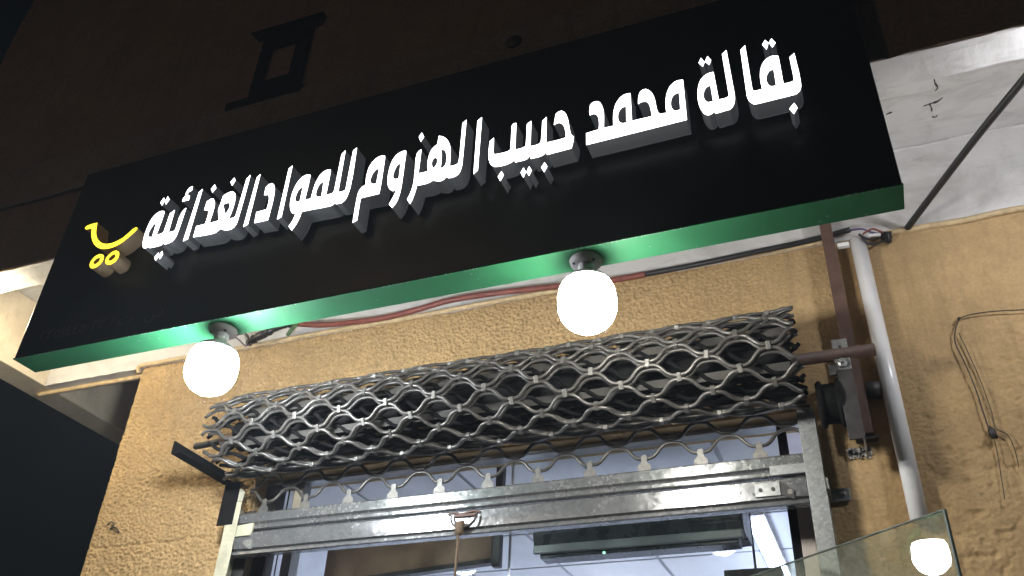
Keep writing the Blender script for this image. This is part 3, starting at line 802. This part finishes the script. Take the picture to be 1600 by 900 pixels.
# ------------------------------------------------------------------ lamps under the sign
def bulb_lamp(x, y, label, glow, tilt=0.0, group="LED bulbs under the sign"):
    t = empty("bulb_lamp", (x, y, 3.142), label, "lamp", group)
    M = Matrix.Translation((x, y, 0)) @ Matrix.Translation((0, 0, 3.142)) @ Matrix.Rotation(tilt, 4, 'Y') @ Matrix.Translation((0, 0, -3.142))
    link("lamp_base", lathe([(0.0, 3.1415), (0.046, 3.1415), (0.049, 3.136), (0.047, 3.126), (0.036, 3.119), (0.0, 3.119)], 28, M), CERAMIC, t, smooth=True)
    for s in (-1, 1):
        link("screw", lathe([(0.0, 3.1175), (0.004, 3.1175), (0.005, 3.121), (0.0, 3.121)], 10, M @ Matrix.Translation((0.03 * s, -0.022, 0.0))), DARKSTEEL, t)
    link("lampholder", lathe([(0.024, 3.1195), (0.025, 3.104), (0.021, 3.094), (0.0, 3.094)], 24, M), PLASTIC, t, smooth=True)
    bm = lathe([(0.0, 3.0935), (0.023, 3.0935), (0.028, 3.088), (0.046, 3.076), (0.066, 3.062), (0.0725, 3.054), (0.0725, 3.046), (0.0, 3.046)], 32, M)
    link("bulb_collar", bm, PLASTIC, t, smooth=True)
    pr = [(0.0, 3.0455), (0.0735, 3.0455), (0.080, 3.03), (0.0845, 3.00), (0.0845, 2.978)]
    for k in range(1, 9):
        a = k / 8 * PI / 2
        pr.append((0.0845 * math.cos(a), 2.978 - 0.083 * math.sin(a)))
    pr[-1] = (0.0, pr[-1][1])
    link("bulb_dome", lathe(pr, 32, M), glow, t, smooth=True)
    return t
bulb_lamp(-1.929, -0.950, "glowing cool white LED bulb under the left end of the sign, tangled wires beside it", BULB_COOL, 0.06)
bulb_lamp(-0.633, -0.950, "glowing neutral white LED bulb under the middle of the sign", BULB_WARM, -0.02)

# ------------------------------------------------------------------ rolled grille over the entrance
gr = empty("rolling_grille", (-1.25, -0.25, 2.65), "rolled up grille of wavy grey steel rods with galvanised bottom rails", "roller grille")
RC = (-0.25, 3.10)
PER = 0.1986
DTH = math.radians(20.9)
TH0 = math.radians(10.2)
XG0, XG1 = -2.40, -0.105
def wave(x, k, phase=0.0):
    s = math.cos(2 * PI * (x + 0.487) / PER + phase)
    return math.tanh(1.5 * s) / math.tanh(1.5) * (1 if k % 2 == 0 else -1)
def roll_rod(k, r, dth, th0, x0, x1, rad, segs, xo=0.0, sag=0.0):
    """one wavy rod lying on a cylinder of radius r, between contact rows k and k+1"""
    mid = th0 - (k + 0.5) * dth
    amp = dth * r / 2 - rad * 0.95
    pts = []
    n = int((x1 - x0) / PER * segs)
    jit = 0.004 * noise.noise(Vector((k * 3.7, r * 50, 0)))
    for i in range(n + 1):
        x = x0 + (x1 - x0) * i / n
        th = mid + amp * wave(x - xo, k) / r
        rr = r + 0.004 * noise.noise(Vector((x * 2.0, k * 1.7, r * 40))) + jit
        pts.append((x, RC[0] - rr * math.cos(th), RC[1] + rr * math.sin(th)))
    return tube(pts, rad, 7)
for k in range(-4, 13):
    x0 = XG0 + 0.018 * random.uniform(-1, 1); x1 = XG1 + 0.006 * random.uniform(-1, 1)
    link("rod", roll_rod(k, 0.165, DTH, TH0, x0, x1, 0.0068, 18), ROD, gr, smooth=True)
for k in range(-4, 12):
    x0 = XG0 - 0.01 + 0.025 * random.uniform(-1, 1); x1 = XG1 - 0.012 + 0.006 * random.uniform(-1, 1)
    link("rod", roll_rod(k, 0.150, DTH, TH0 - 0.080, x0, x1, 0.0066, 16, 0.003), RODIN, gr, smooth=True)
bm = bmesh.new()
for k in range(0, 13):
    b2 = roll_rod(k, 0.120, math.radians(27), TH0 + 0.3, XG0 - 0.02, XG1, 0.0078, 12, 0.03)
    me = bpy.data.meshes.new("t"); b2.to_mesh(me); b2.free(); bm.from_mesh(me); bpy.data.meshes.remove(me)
link("inner_rod", bm, SHADEBLACK, gr, smooth=True, kind="stuff")
# clips that tie each rod to the next
clip0 = None
for k in range(-3, 8):
    for j in range(-14, 8):
        x = -0.487 + (0.0 if k % 2 == 0 else PER / 2) + PER * j
        if not (XG0 + 0.03 < x < XG1 - 0.02):
            continue
        th = TH0 - k * DTH
        n = Vector((0, -math.cos(th), math.sin(th)))
        c = Vector((x, RC[0], RC[1])) + n * 0.165
        t = Vector((0, math.sin(th), math.cos(th)))
        M = Matrix((( 1, n.x, t.x, c.x), (0, n.y, t.y, c.y), (0, n.z, t.z, c.z), (0, 0, 0, 1)))
        if clip0 is None:
            clip0 = link("clip", box(-0.0080, 0.0080, -0.0088, 0.0084, -0.0148, 0.0148, bev=0.0025), CLIP)
            o = clip0
        else:
            o = clip0.copy(); COL.objects.link(o)
        o.parent = gr
        o.matrix_parent_inverse = gr.matrix_world.inverted()
        o.matrix_basis = M @ Matrix.Rotation(random.uniform(-0.15, 0.15), 4, 'Y')
# barrel the grille winds on
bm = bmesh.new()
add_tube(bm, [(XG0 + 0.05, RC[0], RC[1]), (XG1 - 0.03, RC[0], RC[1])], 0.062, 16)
link("barrel", bm, SHADEBLACK, gr, smooth=False)
for k, (a, w) in enumerate(((24, 0.022), (-40, 0.014), (120, 0.03), (200, 0.03))):
    b = box(XG0 + 0.03, XG1 - 0.03, -0.118, -0.115, -w, w)
    bmesh.ops.transform(b, matrix=Matrix.Translation((0, RC[0], RC[1])) @ Matrix.Rotation(math.radians(-a), 4, 'X'), verts=b.verts)
    link("barrel_plate", b, PLATE, gr)
link("shaft", tube([(XG0 - 0.05, RC[0], RC[1]), (0.13, RC[0], RC[1] - 0.012)], 0.0205, 14), RUST, gr, smooth=True)
# the hanging end of the grille down to its bottom rail
CY = -0.092
def hang_rod(zlo, zhi, odd):
    pts = []
    amp = (zhi - zlo) / 2 - 0.0065
    n = int((XG1 - XG0) / PER * 18)
    for i in range(n + 1):
        x = XG0 + 0.03 + (XG1 - XG0 - 0.07) * i / n
        s = math.cos(2 * PI * (x + 0.288) / PER) * (1 if odd else -1)
        s = math.tanh(1.5 * s) / math.tanh(1.5)
        pts.append((x, CY, (zlo + zhi) / 2 - amp * s))
    return tube(pts, 0.0066, 7)
z = 2.862
for q in range(4):
    link("rod", hang_rod(z, z + 0.063, q % 2 == 0), ROD, gr, smooth=True)
    z += 0.063
tab = [(-0.0235, 2.818), (0.0235, 2.818), (0.0235, 2.838), (0.011, 2.851), (0.009, 2.878), (-0.009, 2.878), (-0.011, 2.851), (-0.0235, 2.838)]
tab0 = None
for j in range(11):
    x = -0.288 - PER * 1.004 * j
    if x < XG0 + 0.05:
        continue
    if tab0 is None:
        tab0 = link("tab", prism(tab, CY - 0.012, CY - 0.009), CLIP, gr)
        o = tab0
    else:
        o = tab0.copy(); COL.objects.link(o); o.parent = gr; o.matrix_parent_inverse = gr.matrix_world.inverted()
    o.matrix_basis = Matrix.Translation((x, 0, 0.0))
# bottom rails: two folded galvanised channels
RX0, RX1 = -2.395, -0.152
def extrude_x(prof, x0, x1):
    bm = bmesh.new()
    a = [bm.verts.new((x0, y, z)) for y, z in prof]; b = [bm.verts.new((x1, y, z)) for y, z in prof]
    bm.faces.new(a); bm.faces.new(list(reversed(b)))
    for i in range(len(prof)):
        j = (i + 1) % len(prof)
        bm.faces.new((a[i], a[j], b[j], b[i]))
    bmesh.ops.recalc_face_normals(bm, faces=bm.faces)
    return bm
up = [(-0.086, 2.822), (-0.104, 2.822), (-0.113, 2.815), (-0.113, 2.780), (-0.102, 2.774), (-0.100, 2.768), (-0.112, 2.763), (-0.112, 2.752), (-0.104, 2.748), (-0.080, 2.748), (-0.080, 2.822)]
lo = [(-0.080, 2.742), (-0.106, 2.742), (-0.116, 2.733), (-0.116, 2.672), (-0.104, 2.667), (-0.102, 2.661), (-0.117, 2.659), (-0.119, 2.648), (-0.112, 2.645), (-0.080, 2.645)]
rail = link("bottom_rail", extrude_x(up, RX0, RX1), GALV, gr)
rail2 = link("bottom_rail", extrude_x(lo, RX0, RX1), GALV, gr)
rail["label"] = "upper channel of the grille bottom rail"
rail2["label"] = "lower channel of the grille bottom rail with ring handle"
# lock plates and end tabs
pl = link("lock_plate", box(-0.318, -0.236, -0.1215, -0.1165, 2.679, 2.727, bev=0.0015), GALVDULL, rail2)
for x in (-0.299, -0.259):
    link("rivet", tube([(x, -0.1245, 2.702), (x, -0.118, 2.702)], 0.0065, 10), DARKSTEEL, rail2)
link("latch_eye", prism([(-0.234, 2.727), (-0.195, 2.692), (-0.195, 2.662), (-0.234, 2.680)], -0.122, -0.117), DARKSTEEL, rail2)
link("latch_hole", tube([(-0.207, -0.1225, 2.688), (-0.207, -0.1180, 2.688)], 0.009, 10), CLIP, rail2)
link("stop_plate", box(-0.262, -0.100, -0.1215, -0.1145, 2.748, 2.782, bev=0.0015), GALVDULL, rail)
link("stop_plate", prism([(-2.428, 2.722), (-2.305, 2.722), (-2.298, 2.748), (-2.300, 2.772), (-2.420, 2.764)], -0.1235, -0.1150), CREAMSTEEL, rail)
link("lock_plate", prism([(-2.330, 2.704), (-2.292, 2.706), (-2.288, 2.668), (-2.300, 2.666), (-2.336, 2.693)], -0.1215, -0.1165), GALVDULL, rail2)
# ring handle and its strap
ring = []
for i in range(25):
    a = PI * i / 24
    ring.append((-1.360 + 0.052 * math.cos(a), -0.128 - 0.012 * math.sin(a), 2.716 - 0.052 * math.sin(a)))
link("ring_handle", tube(ring, 0.0042, 8), RUSTWIRE, rail2, smooth=True)
ring2 = [(-1.372 - 0.024 * math.cos(2 * PI * i / 24) * 1.9, -0.127 - 0.006 * math.sin(2 * PI * i / 24), 2.694 + 0.026 * math.sin(2 * PI * i / 24)) for i in range(25)]
link("hinge_bar", box(-1.405, -1.318, -0.125, -0.1165, 2.711, 2.722, bev=0.002), RUST, rail2)
link("weld_bead", tube(smooth_path([(-1.43 + 0.026 * i, -0.1175, 2.727 + 0.004 * math.sin(i * 2.1)) for i in range(6)], 3), 0.005, 6), RUST, rail2)
strap = empty("pull_strap", (-1.375, -0.13, 2.66), "frayed brown pull strap knotted to the ring handle of the grille", "strap")
b = tube(smooth_path([(-1.372, -0.134, 2.678), (-1.370, -0.137, 2.655), (-1.374, -0.136, 2.63), (-1.376, -0.133, 2.56), (-1.378, -0.133, 2.40), (-1.380, -0.133, 2.2)], 6), 0.0052, 8)
link("strap_tail", b, ROPE, strap, smooth=True)
b = lathe([(0.0, 2.69), (0.012, 2.688), (0.021, 2.676), (0.014, 2.660), (0.019, 2.648), (0.012, 2.640), (0.0, 2.636)], 12, Matrix.Translation((-1.371, -0.136, 0)))
for v in b.verts:
    v.co += Vector((noise.noise(v.co * 90) * 0.007, noise.noise(v.co * 80) * 0.004, noise.noise(v.co * 70) * 0.006))
link("knot", b, ROPE, strap, smooth=True)

# guide channels that the rails run in
def guide(x0, x1, ztop, mat, label, flip):
    t = empty("guide_rail", ((x0 + x1) / 2, -0.09, 0), label, "guide rail", "guide rails of the grille")
    link("front_flange", box(x0, x1, -0.134, -0.130, 0.0, ztop, bev=0.001), mat, t)
    xs = (x0, x0 + 0.004) if flip else (x1 - 0.004, x1)
    link("web", box(xs[0], xs[1], -0.1295, -0.035, 0.0, ztop - 0.002), mat, t)
    link("rear_flange", box(x0, x1, -0.034, -0.030, 0.0, ztop - 0.004), DARKSTEEL, t)
    return t
gl = guide(-2.432, -2.372, 2.865, CREAMSTEEL, "cream painted guide channel at the left side of the entrance", True)
gR = guide(-0.150, -0.094, 2.965, GALVDULL, "galvanised guide channel at the right side of the entrance", False)
link("fixing_tab", box(-0.093, -0.028, -0.016, -0.008, 2.680, 2.722, bev=0.001), GALVDULL, gR)
link("fixing_tab", box(-0.093, -0.085, -0.13, -0.0165, 2.682, 2.720, bev=0.001), GALVDULL, gR)
link("bolt", lathe([(0.0, 0.0), (0.009, 0.0), (0.009, 0.008), (0.004, 0.012), (0.0, 0.012)], 6, Matrix.Translation((-0.048, -0.016, 2.702)) @ Matrix.Rotation(PI / 2, 4, 'X')), GALVDULL, gR)
link("fixing_tab", prism([(-2.470, 2.655), (-2.434, 2.672), (-2.434, 2.622), (-2.476, 2.628)], -0.014, -0.008), CREAMSTEEL, gl)
link("bolt", lathe([(0.0, 0.0), (0.008, 0.0), (0.008, 0.008), (0.0, 0.01)], 6, Matrix.Translation((-2.452, -0.014, 2.645)) @ Matrix.Rotation(PI / 2, 4, 'X')), DARKSTEEL, gl)
# splayed top of the left guide
link("guide_mouth", prism([(-2.432, 2.867), (-2.372, 2.867), (-2.366, 2.905), (-2.402, 2.930), (-2.436, 2.915)], -0.1335, -0.1305), CREAMSTEEL, gl)

# brackets that carry the roll
lb = empty("roll_bracket", (-2.52, -0.2, 3.0), "dark steel bracket arm carrying the left end of the rolled grille", "bracket", "brackets carrying the roll")
bm = bmesh.new()
add_box(bm, -2.590, -2.540, -0.365, -0.01, 3.006, 3.012)
add_box(bm, -2.590, -2.584, -0.365, -0.01, 3.0125, 3.062)
link("arm", bm, SHADEBLACK, lb)
link("wall_plate", box(-2.475, -2.395, -0.135, -0.132, 2.77, 2.955, bev=0.002), SHADEBLACK, lb)  # plate under the roll end, its shade painted as near black
link("stub", tube([(-2.58, RC[0], 3.085), (-2.36, RC[0], 3.097)], 0.014, 10), DARKSTEEL, lb, smooth=True)
rb = empty("roll_bracket", (0.03, -0.2, 2.95), "grey angle iron bracket carrying the right end of the rolled grille shaft", "bracket", "brackets carrying the roll")
link("front_flange", box(0.000, 0.048, -0.256, -0.251, 3.028, 3.142, bev=0.001), GALVDULL, rb)
fl = link("front_flange", box(0.000, 0.048, -0.2562, -0.2508, 2.785, 3.0275, bev=0.001), DARKSTEEL, rb)  # lower half of the same flange in a darker steel
fl["label"] = "darker lower half of the bracket flange"
link("side_flange", box(0.0435, 0.048, -0.2505, -0.085, 2.785, 3.140), GALVDULL, rb)
link("slot", box(0.020, 0.028, -0.2585, -0.2562, 3.062, 3.118, bev=0.001), DARKSTEEL, rb)
link("bolt", lathe([(0.0, 0.0), (0.016, 0.0), (0.016, 0.012), (0.008, 0.016), (0.008, 0.03), (0.0, 0.03)], 6, Matrix.Translation((0.022, -0.257, 3.048)) @ Matrix.Rotation(PI / 2, 4, 'X')), GALVDULL, rb)
link("nut_plate", box(-0.022, -0.001, -0.247, -0.238, 3.02, 3.056, bev=0.001), GALVDULL, rb)
wh = empty("chain_wheel", (-0.04, -0.16, 2.94), "greasy chain wheel by the right bracket, its black also holding the shade there", "wheel")
Mw = Matrix.Translation((-0.075, -0.19, 2.945)) @ Matrix.Rotation(PI / 2, 4, 'Y')
link("wheel_disc", lathe([(0.0, 0.0), (0.070, 0.0), (0.078, 0.008), (0.078, 0.016), (0.066, 0.022), (0.066, 0.06), (0.08, 0.068), (0.08, 0.078), (0.0, 0.078)], 26, Mw), SHADEBLACK, wh)  # black also stands in for the wall shade by the roll end
link("hub", lathe([(0.0, 0.078), (0.03, 0.0785), (0.03, 0.10), (0.0, 0.10)], 16, Mw), RUST, wh)

# rusty upright channel behind the bracket
sc = empty("steel_channel", (0.055, -0.03, 2.88), "rust brown steel channel standing upright on the wall beside the white pipe", "steel post")
link("front_flange", prism([(0.036, 3.83), (0.078, 3.83), (0.080, 2.89), (0.030, 2.89)], -0.052, -0.047), RUST, sc)
link("side_flange", box(0.0735, 0.0785, -0.0465, -0.003, 2.892, 3.83), RUST, sc)
link("grey_facing", prism([(0.0255, 2.885), (0.052, 2.885), (0.050, 3.02), (0.030, 3.05), (0.0255, 3.0)], -0.0565, -0.0525), GALV, sc)
link("stub_pipe", tube([(0.085, -0.03, 3.055), (0.128, -0.03, 3.05)], 0.030, 16), DARKSTEEL, sc, smooth=True)
link("foot_plate", box(0.02, 0.092, -0.040, -0.004, 2.876, 2.884), DARKSTEEL, sc)
bm = bmesh.new()
for i in range(150):
    x = random.uniform(-0.01, 0.06); zc = 2.842 + random.gauss(0, 0.009)
    if abs(zc - 2.842) > 0.022:
        continue
    s = random.uniform(0.0015, 0.0045)
    add_box(bm, x - s, x + s, -0.012, 0.004, zc - s, zc + s * 0.8, M=Matrix.Translation((x, 0, zc)) @ Matrix.Rotation(random.uniform(0, 3), 4, 'Y') @ Matrix.Translation((-x, 0, -zc)))
link("mortar_patch", bm, PADCH, bld, kind="stuff")

# white pipe
pp = empty("white_pipe", (0.16, -0.04, 2.58), "glossy white plastic pipe running down the stucco wall at the right", "pipe")
link("pipe_run", tube([(0.160, -0.040, 3.672), (0.161, -0.040, 2.585)], 0.0285, 22), PVC, pp, smooth=True)
link("pipe_clamp", box(0.085, 0.128, -0.052, -0.032, 3.652, 3.668, bev=0.002), PVC, pp)

# ------------------------------------------------------------------ cables and wires
def cable(name, pts, r, mat, label, cat, n=8, sub=6):
    return tag(link(name, tube(smooth_path(pts, sub), r, n), mat, smooth=True), label, cat)
pts = [(-3.290, -0.010, 3.675), (-3.296, -0.016, 3.70), (-3.27, -0.020, 3.712)]
x = -3.2
while x < 0.12:
    pts.append((x, -0.019 + 0.003 * noise.noise(Vector((x * 2, 0, 0))), 3.710 + 0.006 * noise.noise(Vector((x * 1.5, 4, 0)))))
    x += 0.12
cable("cream_conduit", pts, 0.0115, CREAMPIPE, "thin cream painted conduit along the top of the stucco wall", "conduit")
pts = [(0.24 + 0.15 * i, -0.004 + 0.002 * math.sin(i * 1.7), 3.704 + 0.004 * math.sin(i * 2.7)) for i in range(9)]
cable("plaster_bead", pts, 0.0125, CREAMPIPE, "cream plaster bead along the wall top right of the white pipe", "moulding")
cable("red_cable", [(-2.350, -0.050, 3.768), (-2.210, -0.050, 3.735), (-2.069, -0.050, 3.719), (-1.871, -0.045, 3.712), (-1.694, -0.045, 3.725), (-1.553, -0.045, 3.741), (-1.370, -0.040, 3.741), (-1.160, -0.040, 3.725), (-1.000, -0.040, 3.711), (-0.818, -0.040, 3.695), (-0.661, -0.040, 3.694)], 0.0130, REDCABLE, "sagging red brown cable along the wall top between the two bulbs", "cable")
cable("black_cable", [(-0.667, -0.038, 3.696), (-0.445, -0.038, 3.698), (-0.217, -0.038, 3.706), (-0.021, -0.038, 3.713), (0.142, -0.038, 3.730)], 0.0115, BLACKCABLE, "straight black cable along the wall top right of the middle bulb", "cable")
cable("taped_cable", [(-2.596, -0.060, 3.701), (-2.548, -0.070, 3.715), (-2.489, -0.080, 3.723), (-2.440, -0.080, 3.746), (-2.386, -0.070, 3.763), (-2.345, -0.055, 3.775)], [0.019 + 0.009 * noise.noise(Vector((i * 0.9, 3, 0))) for i in range(31)], BLACKCABLE, "lumpy black taped cable joint just right of the left bulb", "cable")
cable("green_sleeve", [(-2.335, -0.060, 3.763), (-2.354, -0.065, 3.732), (-2.368, -0.070, 3.696)], 0.0098, GREENTAPE, "short green sleeve hanging from the end of the red cable", "cable end")
for i, (m, lab, q) in enumerate((
        (BLACKCABLE, "loose black wire between the left bulb holder and the taped joint", [(-1.939, -0.930, 3.145), (-2.192, -0.600, 3.363), (-2.424, -0.300, 3.582), (-2.567, -0.080, 3.698)]),
        (BLUEWIRE, "purple wire looping from the left bulb holder to the wall", [(-1.926, -0.930, 3.137), (-2.174, -0.600, 3.342), (-2.395, -0.300, 3.518), (-2.564, -0.070, 3.689)]),
        (WHITEWIRE, "white wire end dangling right of the left bulb", [(-2.336, -0.400, 3.515), (-2.403, -0.300, 3.552), (-2.446, -0.250, 3.555), (-2.468, -0.200, 3.570)]),
        (DARKSTEEL, "dark wire twisted behind the left bulb holder", [(-1.918, -0.930, 3.146), (-2.171, -0.600, 3.380), (-2.392, -0.300, 3.563), (-2.565, -0.100, 3.659)]))):
    cable("loose_wire", q, 0.0035, m, lab, "wire", 6)
cable("loose_wire", [(-0.970, -0.900, 3.157), (-0.879, -0.920, 3.144), (-0.792, -0.930, 3.157), (-0.707, -0.940, 3.160), (-0.665, -0.945, 3.151)], 0.003, BLACKCABLE, "thin black wire running to the middle bulb holder, upper of two", "wire", 6)
cable("loose_wire", [(-0.979, -0.880, 3.169), (-0.915, -0.860, 3.176), (-0.821, -0.880, 3.172), (-0.734, -0.920, 3.160), (-0.665, -0.945, 3.147)], 0.003, BLACKCABLE, "thin black wire running to the middle bulb holder, lower and more slack", "wire", 6)
k = 0
for m, lab, q in (
        (BLUEWIRE, "thin purple wire from the end of the black cable to the tangle", [(0.137, -0.035, 3.730), (0.182, -0.040, 3.722), (0.215, -0.040, 3.698), (0.249, -0.030, 3.688)]),
        (REDCABLE, "thin red wire in the tangle right of the white pipe top", [(0.181, -0.060, 3.683), (0.216, -0.050, 3.706), (0.246, -0.040, 3.694), (0.281, -0.020, 3.670)]),
        (BLACKCABLE, "black wire looping low in the tangle right of the white pipe top", [(0.171, -0.080, 3.668), (0.192, -0.060, 3.638), (0.228, -0.040, 3.644), (0.269, -0.020, 3.678)]),
        (BLACKCABLE, "black wire bundled tight against the top of the white pipe", [(0.166, -0.090, 3.665), (0.186, -0.070, 3.656), (0.217, -0.050, 3.657), (0.258, -0.020, 3.693)]),
        (WHITEWIRE, "pale wire stub in the tangle right of the white pipe top", [(0.196, -0.070, 3.663), (0.219, -0.070, 3.663), (0.239, -0.060, 3.666)])):
    cable("tangled_wire", q, 0.0045 if m is not WHITEWIRE else 0.007, m, lab, "wire", 6)
tag(link("wire_knot", (lambda b: ([setattr(v, "co", v.co + Vector((noise.noise(v.co * 60) * 0.018, noise.noise(v.co * 50) * 0.01, noise.noise(v.co * 55) * 0.014))) for v in b.verts], b)[1])(
    lathe([(0.0, -0.022), (0.015, -0.018), (0.022, 0.0), (0.014, 0.016), (0.0, 0.022)], 12, Matrix.Translation((0.264, -0.025, 3.673)))), BLACKCABLE, smooth=True), "burnt black knot of wires at the wall top near the black hose", "wire knot")
cable("black_hose", [(0.342, -0.012, 3.709), (0.46, -0.25, 3.708), (0.575, -0.48, 3.705), (0.694, -0.70, 3.702), (0.80, -0.905, 3.698), (0.88, -1.05, 3.695)], 0.0125, BLACKCABLE, "straight black hose crossing below the white soffit at the right", "hose")
cable("wall_wire", [(0.635, -0.016, 3.284), (0.552, -0.016, 3.295), (0.483, -0.016, 3.298), (0.437, -0.016, 3.291), (0.421, -0.018, 3.274), (0.402, -0.020, 3.233), (0.395, -0.020, 3.183), (0.407, -0.022, 3.106), (0.417, -0.020, 3.009), (0.420, -0.020, 2.916), (0.423, -0.020, 2.866)], 0.0022, RUSTWIRE, "rusty wire hooked over a nail on the right wall, ending in a knot", "wire", 6)
cable("wall_wire", [(0.414, -0.016, 3.233), (0.423, -0.017, 3.167), (0.437, -0.017, 3.055), (0.444, -0.017, 2.937), (0.443, -0.018, 2.873), (0.471, -0.017, 2.843), (0.478, -0.017, 2.788), (0.475, -0.016, 2.735)], 0.0015, RUSTWIRE, "thinner slack wire beside the hooked wire on the right wall", "wire", 6)
cable("wall_wire", [(0.430, -0.016, 2.849), (0.428, -0.016, 2.794), (0.422, -0.016, 2.731), (0.412, -0.016, 2.638)], 0.0015, RUSTWIRE, "wire hanging straight down below the dark knot on the right wall", "wire", 6)
tag(link("wire_knot", (lambda b: ([setattr(v, "co", v.co + Vector((noise.noise(v.co * 60) * 0.012, noise.noise(v.co * 50) * 0.008, noise.noise(v.co * 55) * 0.012))) for v in b.verts], b)[1])(
    lathe([(0.0, -0.024), (0.011, -0.016), (0.017, 0.0), (0.010, 0.015), (0.0, 0.024)], 12, Matrix.Translation((0.430, -0.022, 2.855)))), DARKSTEEL, smooth=True), "dark knot of wire on the right wall where the wires meet", "wire knot")
tag(link("nail", tube([(0.432, 0.010, 3.305), (0.424, -0.030, 3.280)], 0.005, 8), RUSTWIRE), "nail in the right wall holding the hooked wire", "nail")
cable("wire_loop", [(-3.197, -0.010, 2.881), (-3.174, -0.015, 2.892), (-3.153, -0.015, 2.876), (-3.171, -0.012, 2.858), (-3.141, -0.015, 2.863), (-3.115, -0.010, 2.839), (-3.140, -0.010, 2.847)], 0.0028, RUSTWIRE, "small twist of wire on the left pier low beside its corner", "wire", 6)
cable("rear_conduit", [(-4.05, 0.062, 3.700), (-3.8, 0.060, 3.700), (-3.5, 0.058, 3.699), (-3.29, 0.055, 3.696)], 0.012, CREAMPIPE, "cream conduit under the rear beam beyond the wall corner", "conduit")

# ------------------------------------------------------------------ open glass door leaf
gd = empty("glass_door", (-0.42, 0.02, 0.0), "open frameless glass door leaf at the lower right mirroring a bulb", "door")
e = Vector((0.766, -0.642, 0)); nrm = Vector((0.642, 0.766, 0))
def leaf(a0, a1, t0, t1, z0, z1):
    b = bmesh.new()
    org = Vector((0.199, -0.5, 0))
    vs = []
    for a in (a0, a1):
        for t in (t0, t1):
            for z in (z0, z1):
                p = org + e * a + nrm * t
                vs.append(b.verts.new((p.x, p.y, z)))
    for f in [(0, 1, 3, 2), (4, 6, 7, 5), (0, 4, 5, 1), (2, 3, 7, 6), (0, 2, 6, 4), (1, 5, 7, 3)]:
        b.faces.new([vs[i] for i in f])
    bmesh.ops.recalc_face_normals(b, faces=b.faces)
    return b
link("door_pane", leaf(-0.80, -0.006, 0.0, 0.010, 0.05, 2.456), DOORGLASS, gd)
link("polished_edge", leaf(-0.0055, 0.0, 0.0, 0.010, 0.05, 2.459), GLASSEDGE, gd)
link("polished_edge", leaf(-0.80, -0.006, 0.0, 0.010, 2.4565, 2.459), GLASSEDGE, gd)

# ------------------------------------------------------------------ lamps just beyond the picture
def spot_lamp(loc, label, glow_c, power, r, drop=0.0):
    t = empty("spot_lamp", loc, label, "lamp", "small lamps under the overhang")
    M = Matrix.Translation(loc)
    if drop:
        link("cord", tube([loc, (loc[0], loc[1], loc[2] - drop)], 0.006, 8), BLACKCABLE, t, smooth=True)
        M = Matrix.Translation((loc[0], loc[1], loc[2] - drop))
    link("lamp_base", lathe([(0.0, 0.0), (r * 1.1, 0.0), (r * 1.1, -0.018), (r * 0.9, -0.024), (0.0, -0.024)], 20, M), PLASTIC, t, smooth=True)
    link("bulb_dome", lathe([(0.0, -0.0245), (r * 0.8, -0.0245), (r, -0.024 - r * 0.6), (r * 0.7, -0.024 - r * 1.4), (0.0, -0.024 - r * 1.8)], 20, M), mat_emit("spot_glow", glow_c, power), t, smooth=True)
    return t
spot_lamp((1.00, -0.815, WALL_TOP - 0.003), "white bulb hanging from the overhang beyond the right end of the sign", (0.92, 0.94, 1.0), 500.0, 0.04, 0.13)
spot_lamp((-3.52, -0.840, WALL_TOP - 0.003), "small warm lamp under the overhang corner left of the sign", (1.0, 0.87, 0.62), 1500.0, 0.03)
sl = empty("fill_street_lamp", (-6.0, -10.0, 0.0), "unseen street lamp across the road, added to brighten the upper wall", "street lamp")  # unseen lamp, added as warm fill for the dim upper wall
link("post", tube([(-6.0, -10.0, -0.3), (-6.0, -10.0, 6.6)], [0.09, 0.055], 14), GALVDULL, sl, smooth=True)
link("arm", tube(smooth_path([(-6.0, -10.0, 6.58), (-5.9, -9.8, 6.85), (-5.6, -9.3, 6.95), (-5.2, -8.6, 7.0)], 5), 0.035, 10), GALVDULL, sl, smooth=True)
link("head", box(-5.32, -5.05, -8.9, -8.25, 6.98, 7.08, bev=0.02), GALVDULL, sl)
link("lens", box(-5.28, -5.09, -8.82, -8.33, 6.93, 6.975, bev=0.01), mat_emit("street_fill_glow", (1.0, 0.74, 0.50), 200.0), sl)

# ------------------------------------------------------------------ thin haze added for a glare-like glow round the lamps
hz = box(-320, 320, -320, 320, -1.6, 9.5)
haze = link("haze", hz, None, kind="stuff")
hm = bpy.data.materials.new("glow_haze")
hm.use_nodes = True
hm.node_tree.nodes.clear()
ho = hm.node_tree.nodes.new("ShaderNodeOutputMaterial")
hv = hm.node_tree.nodes.new("ShaderNodeVolumePrincipled")
hv.inputs["Color"].default_value = (0.72, 0.84, 1.0, 1)
hv.inputs["Density"].default_value = HAZE
hv.inputs["Anisotropy"].default_value = 0.0
hm.node_tree.links.new(hv.outputs[0], ho.inputs["Volume"])
haze.data.materials.append(hm)
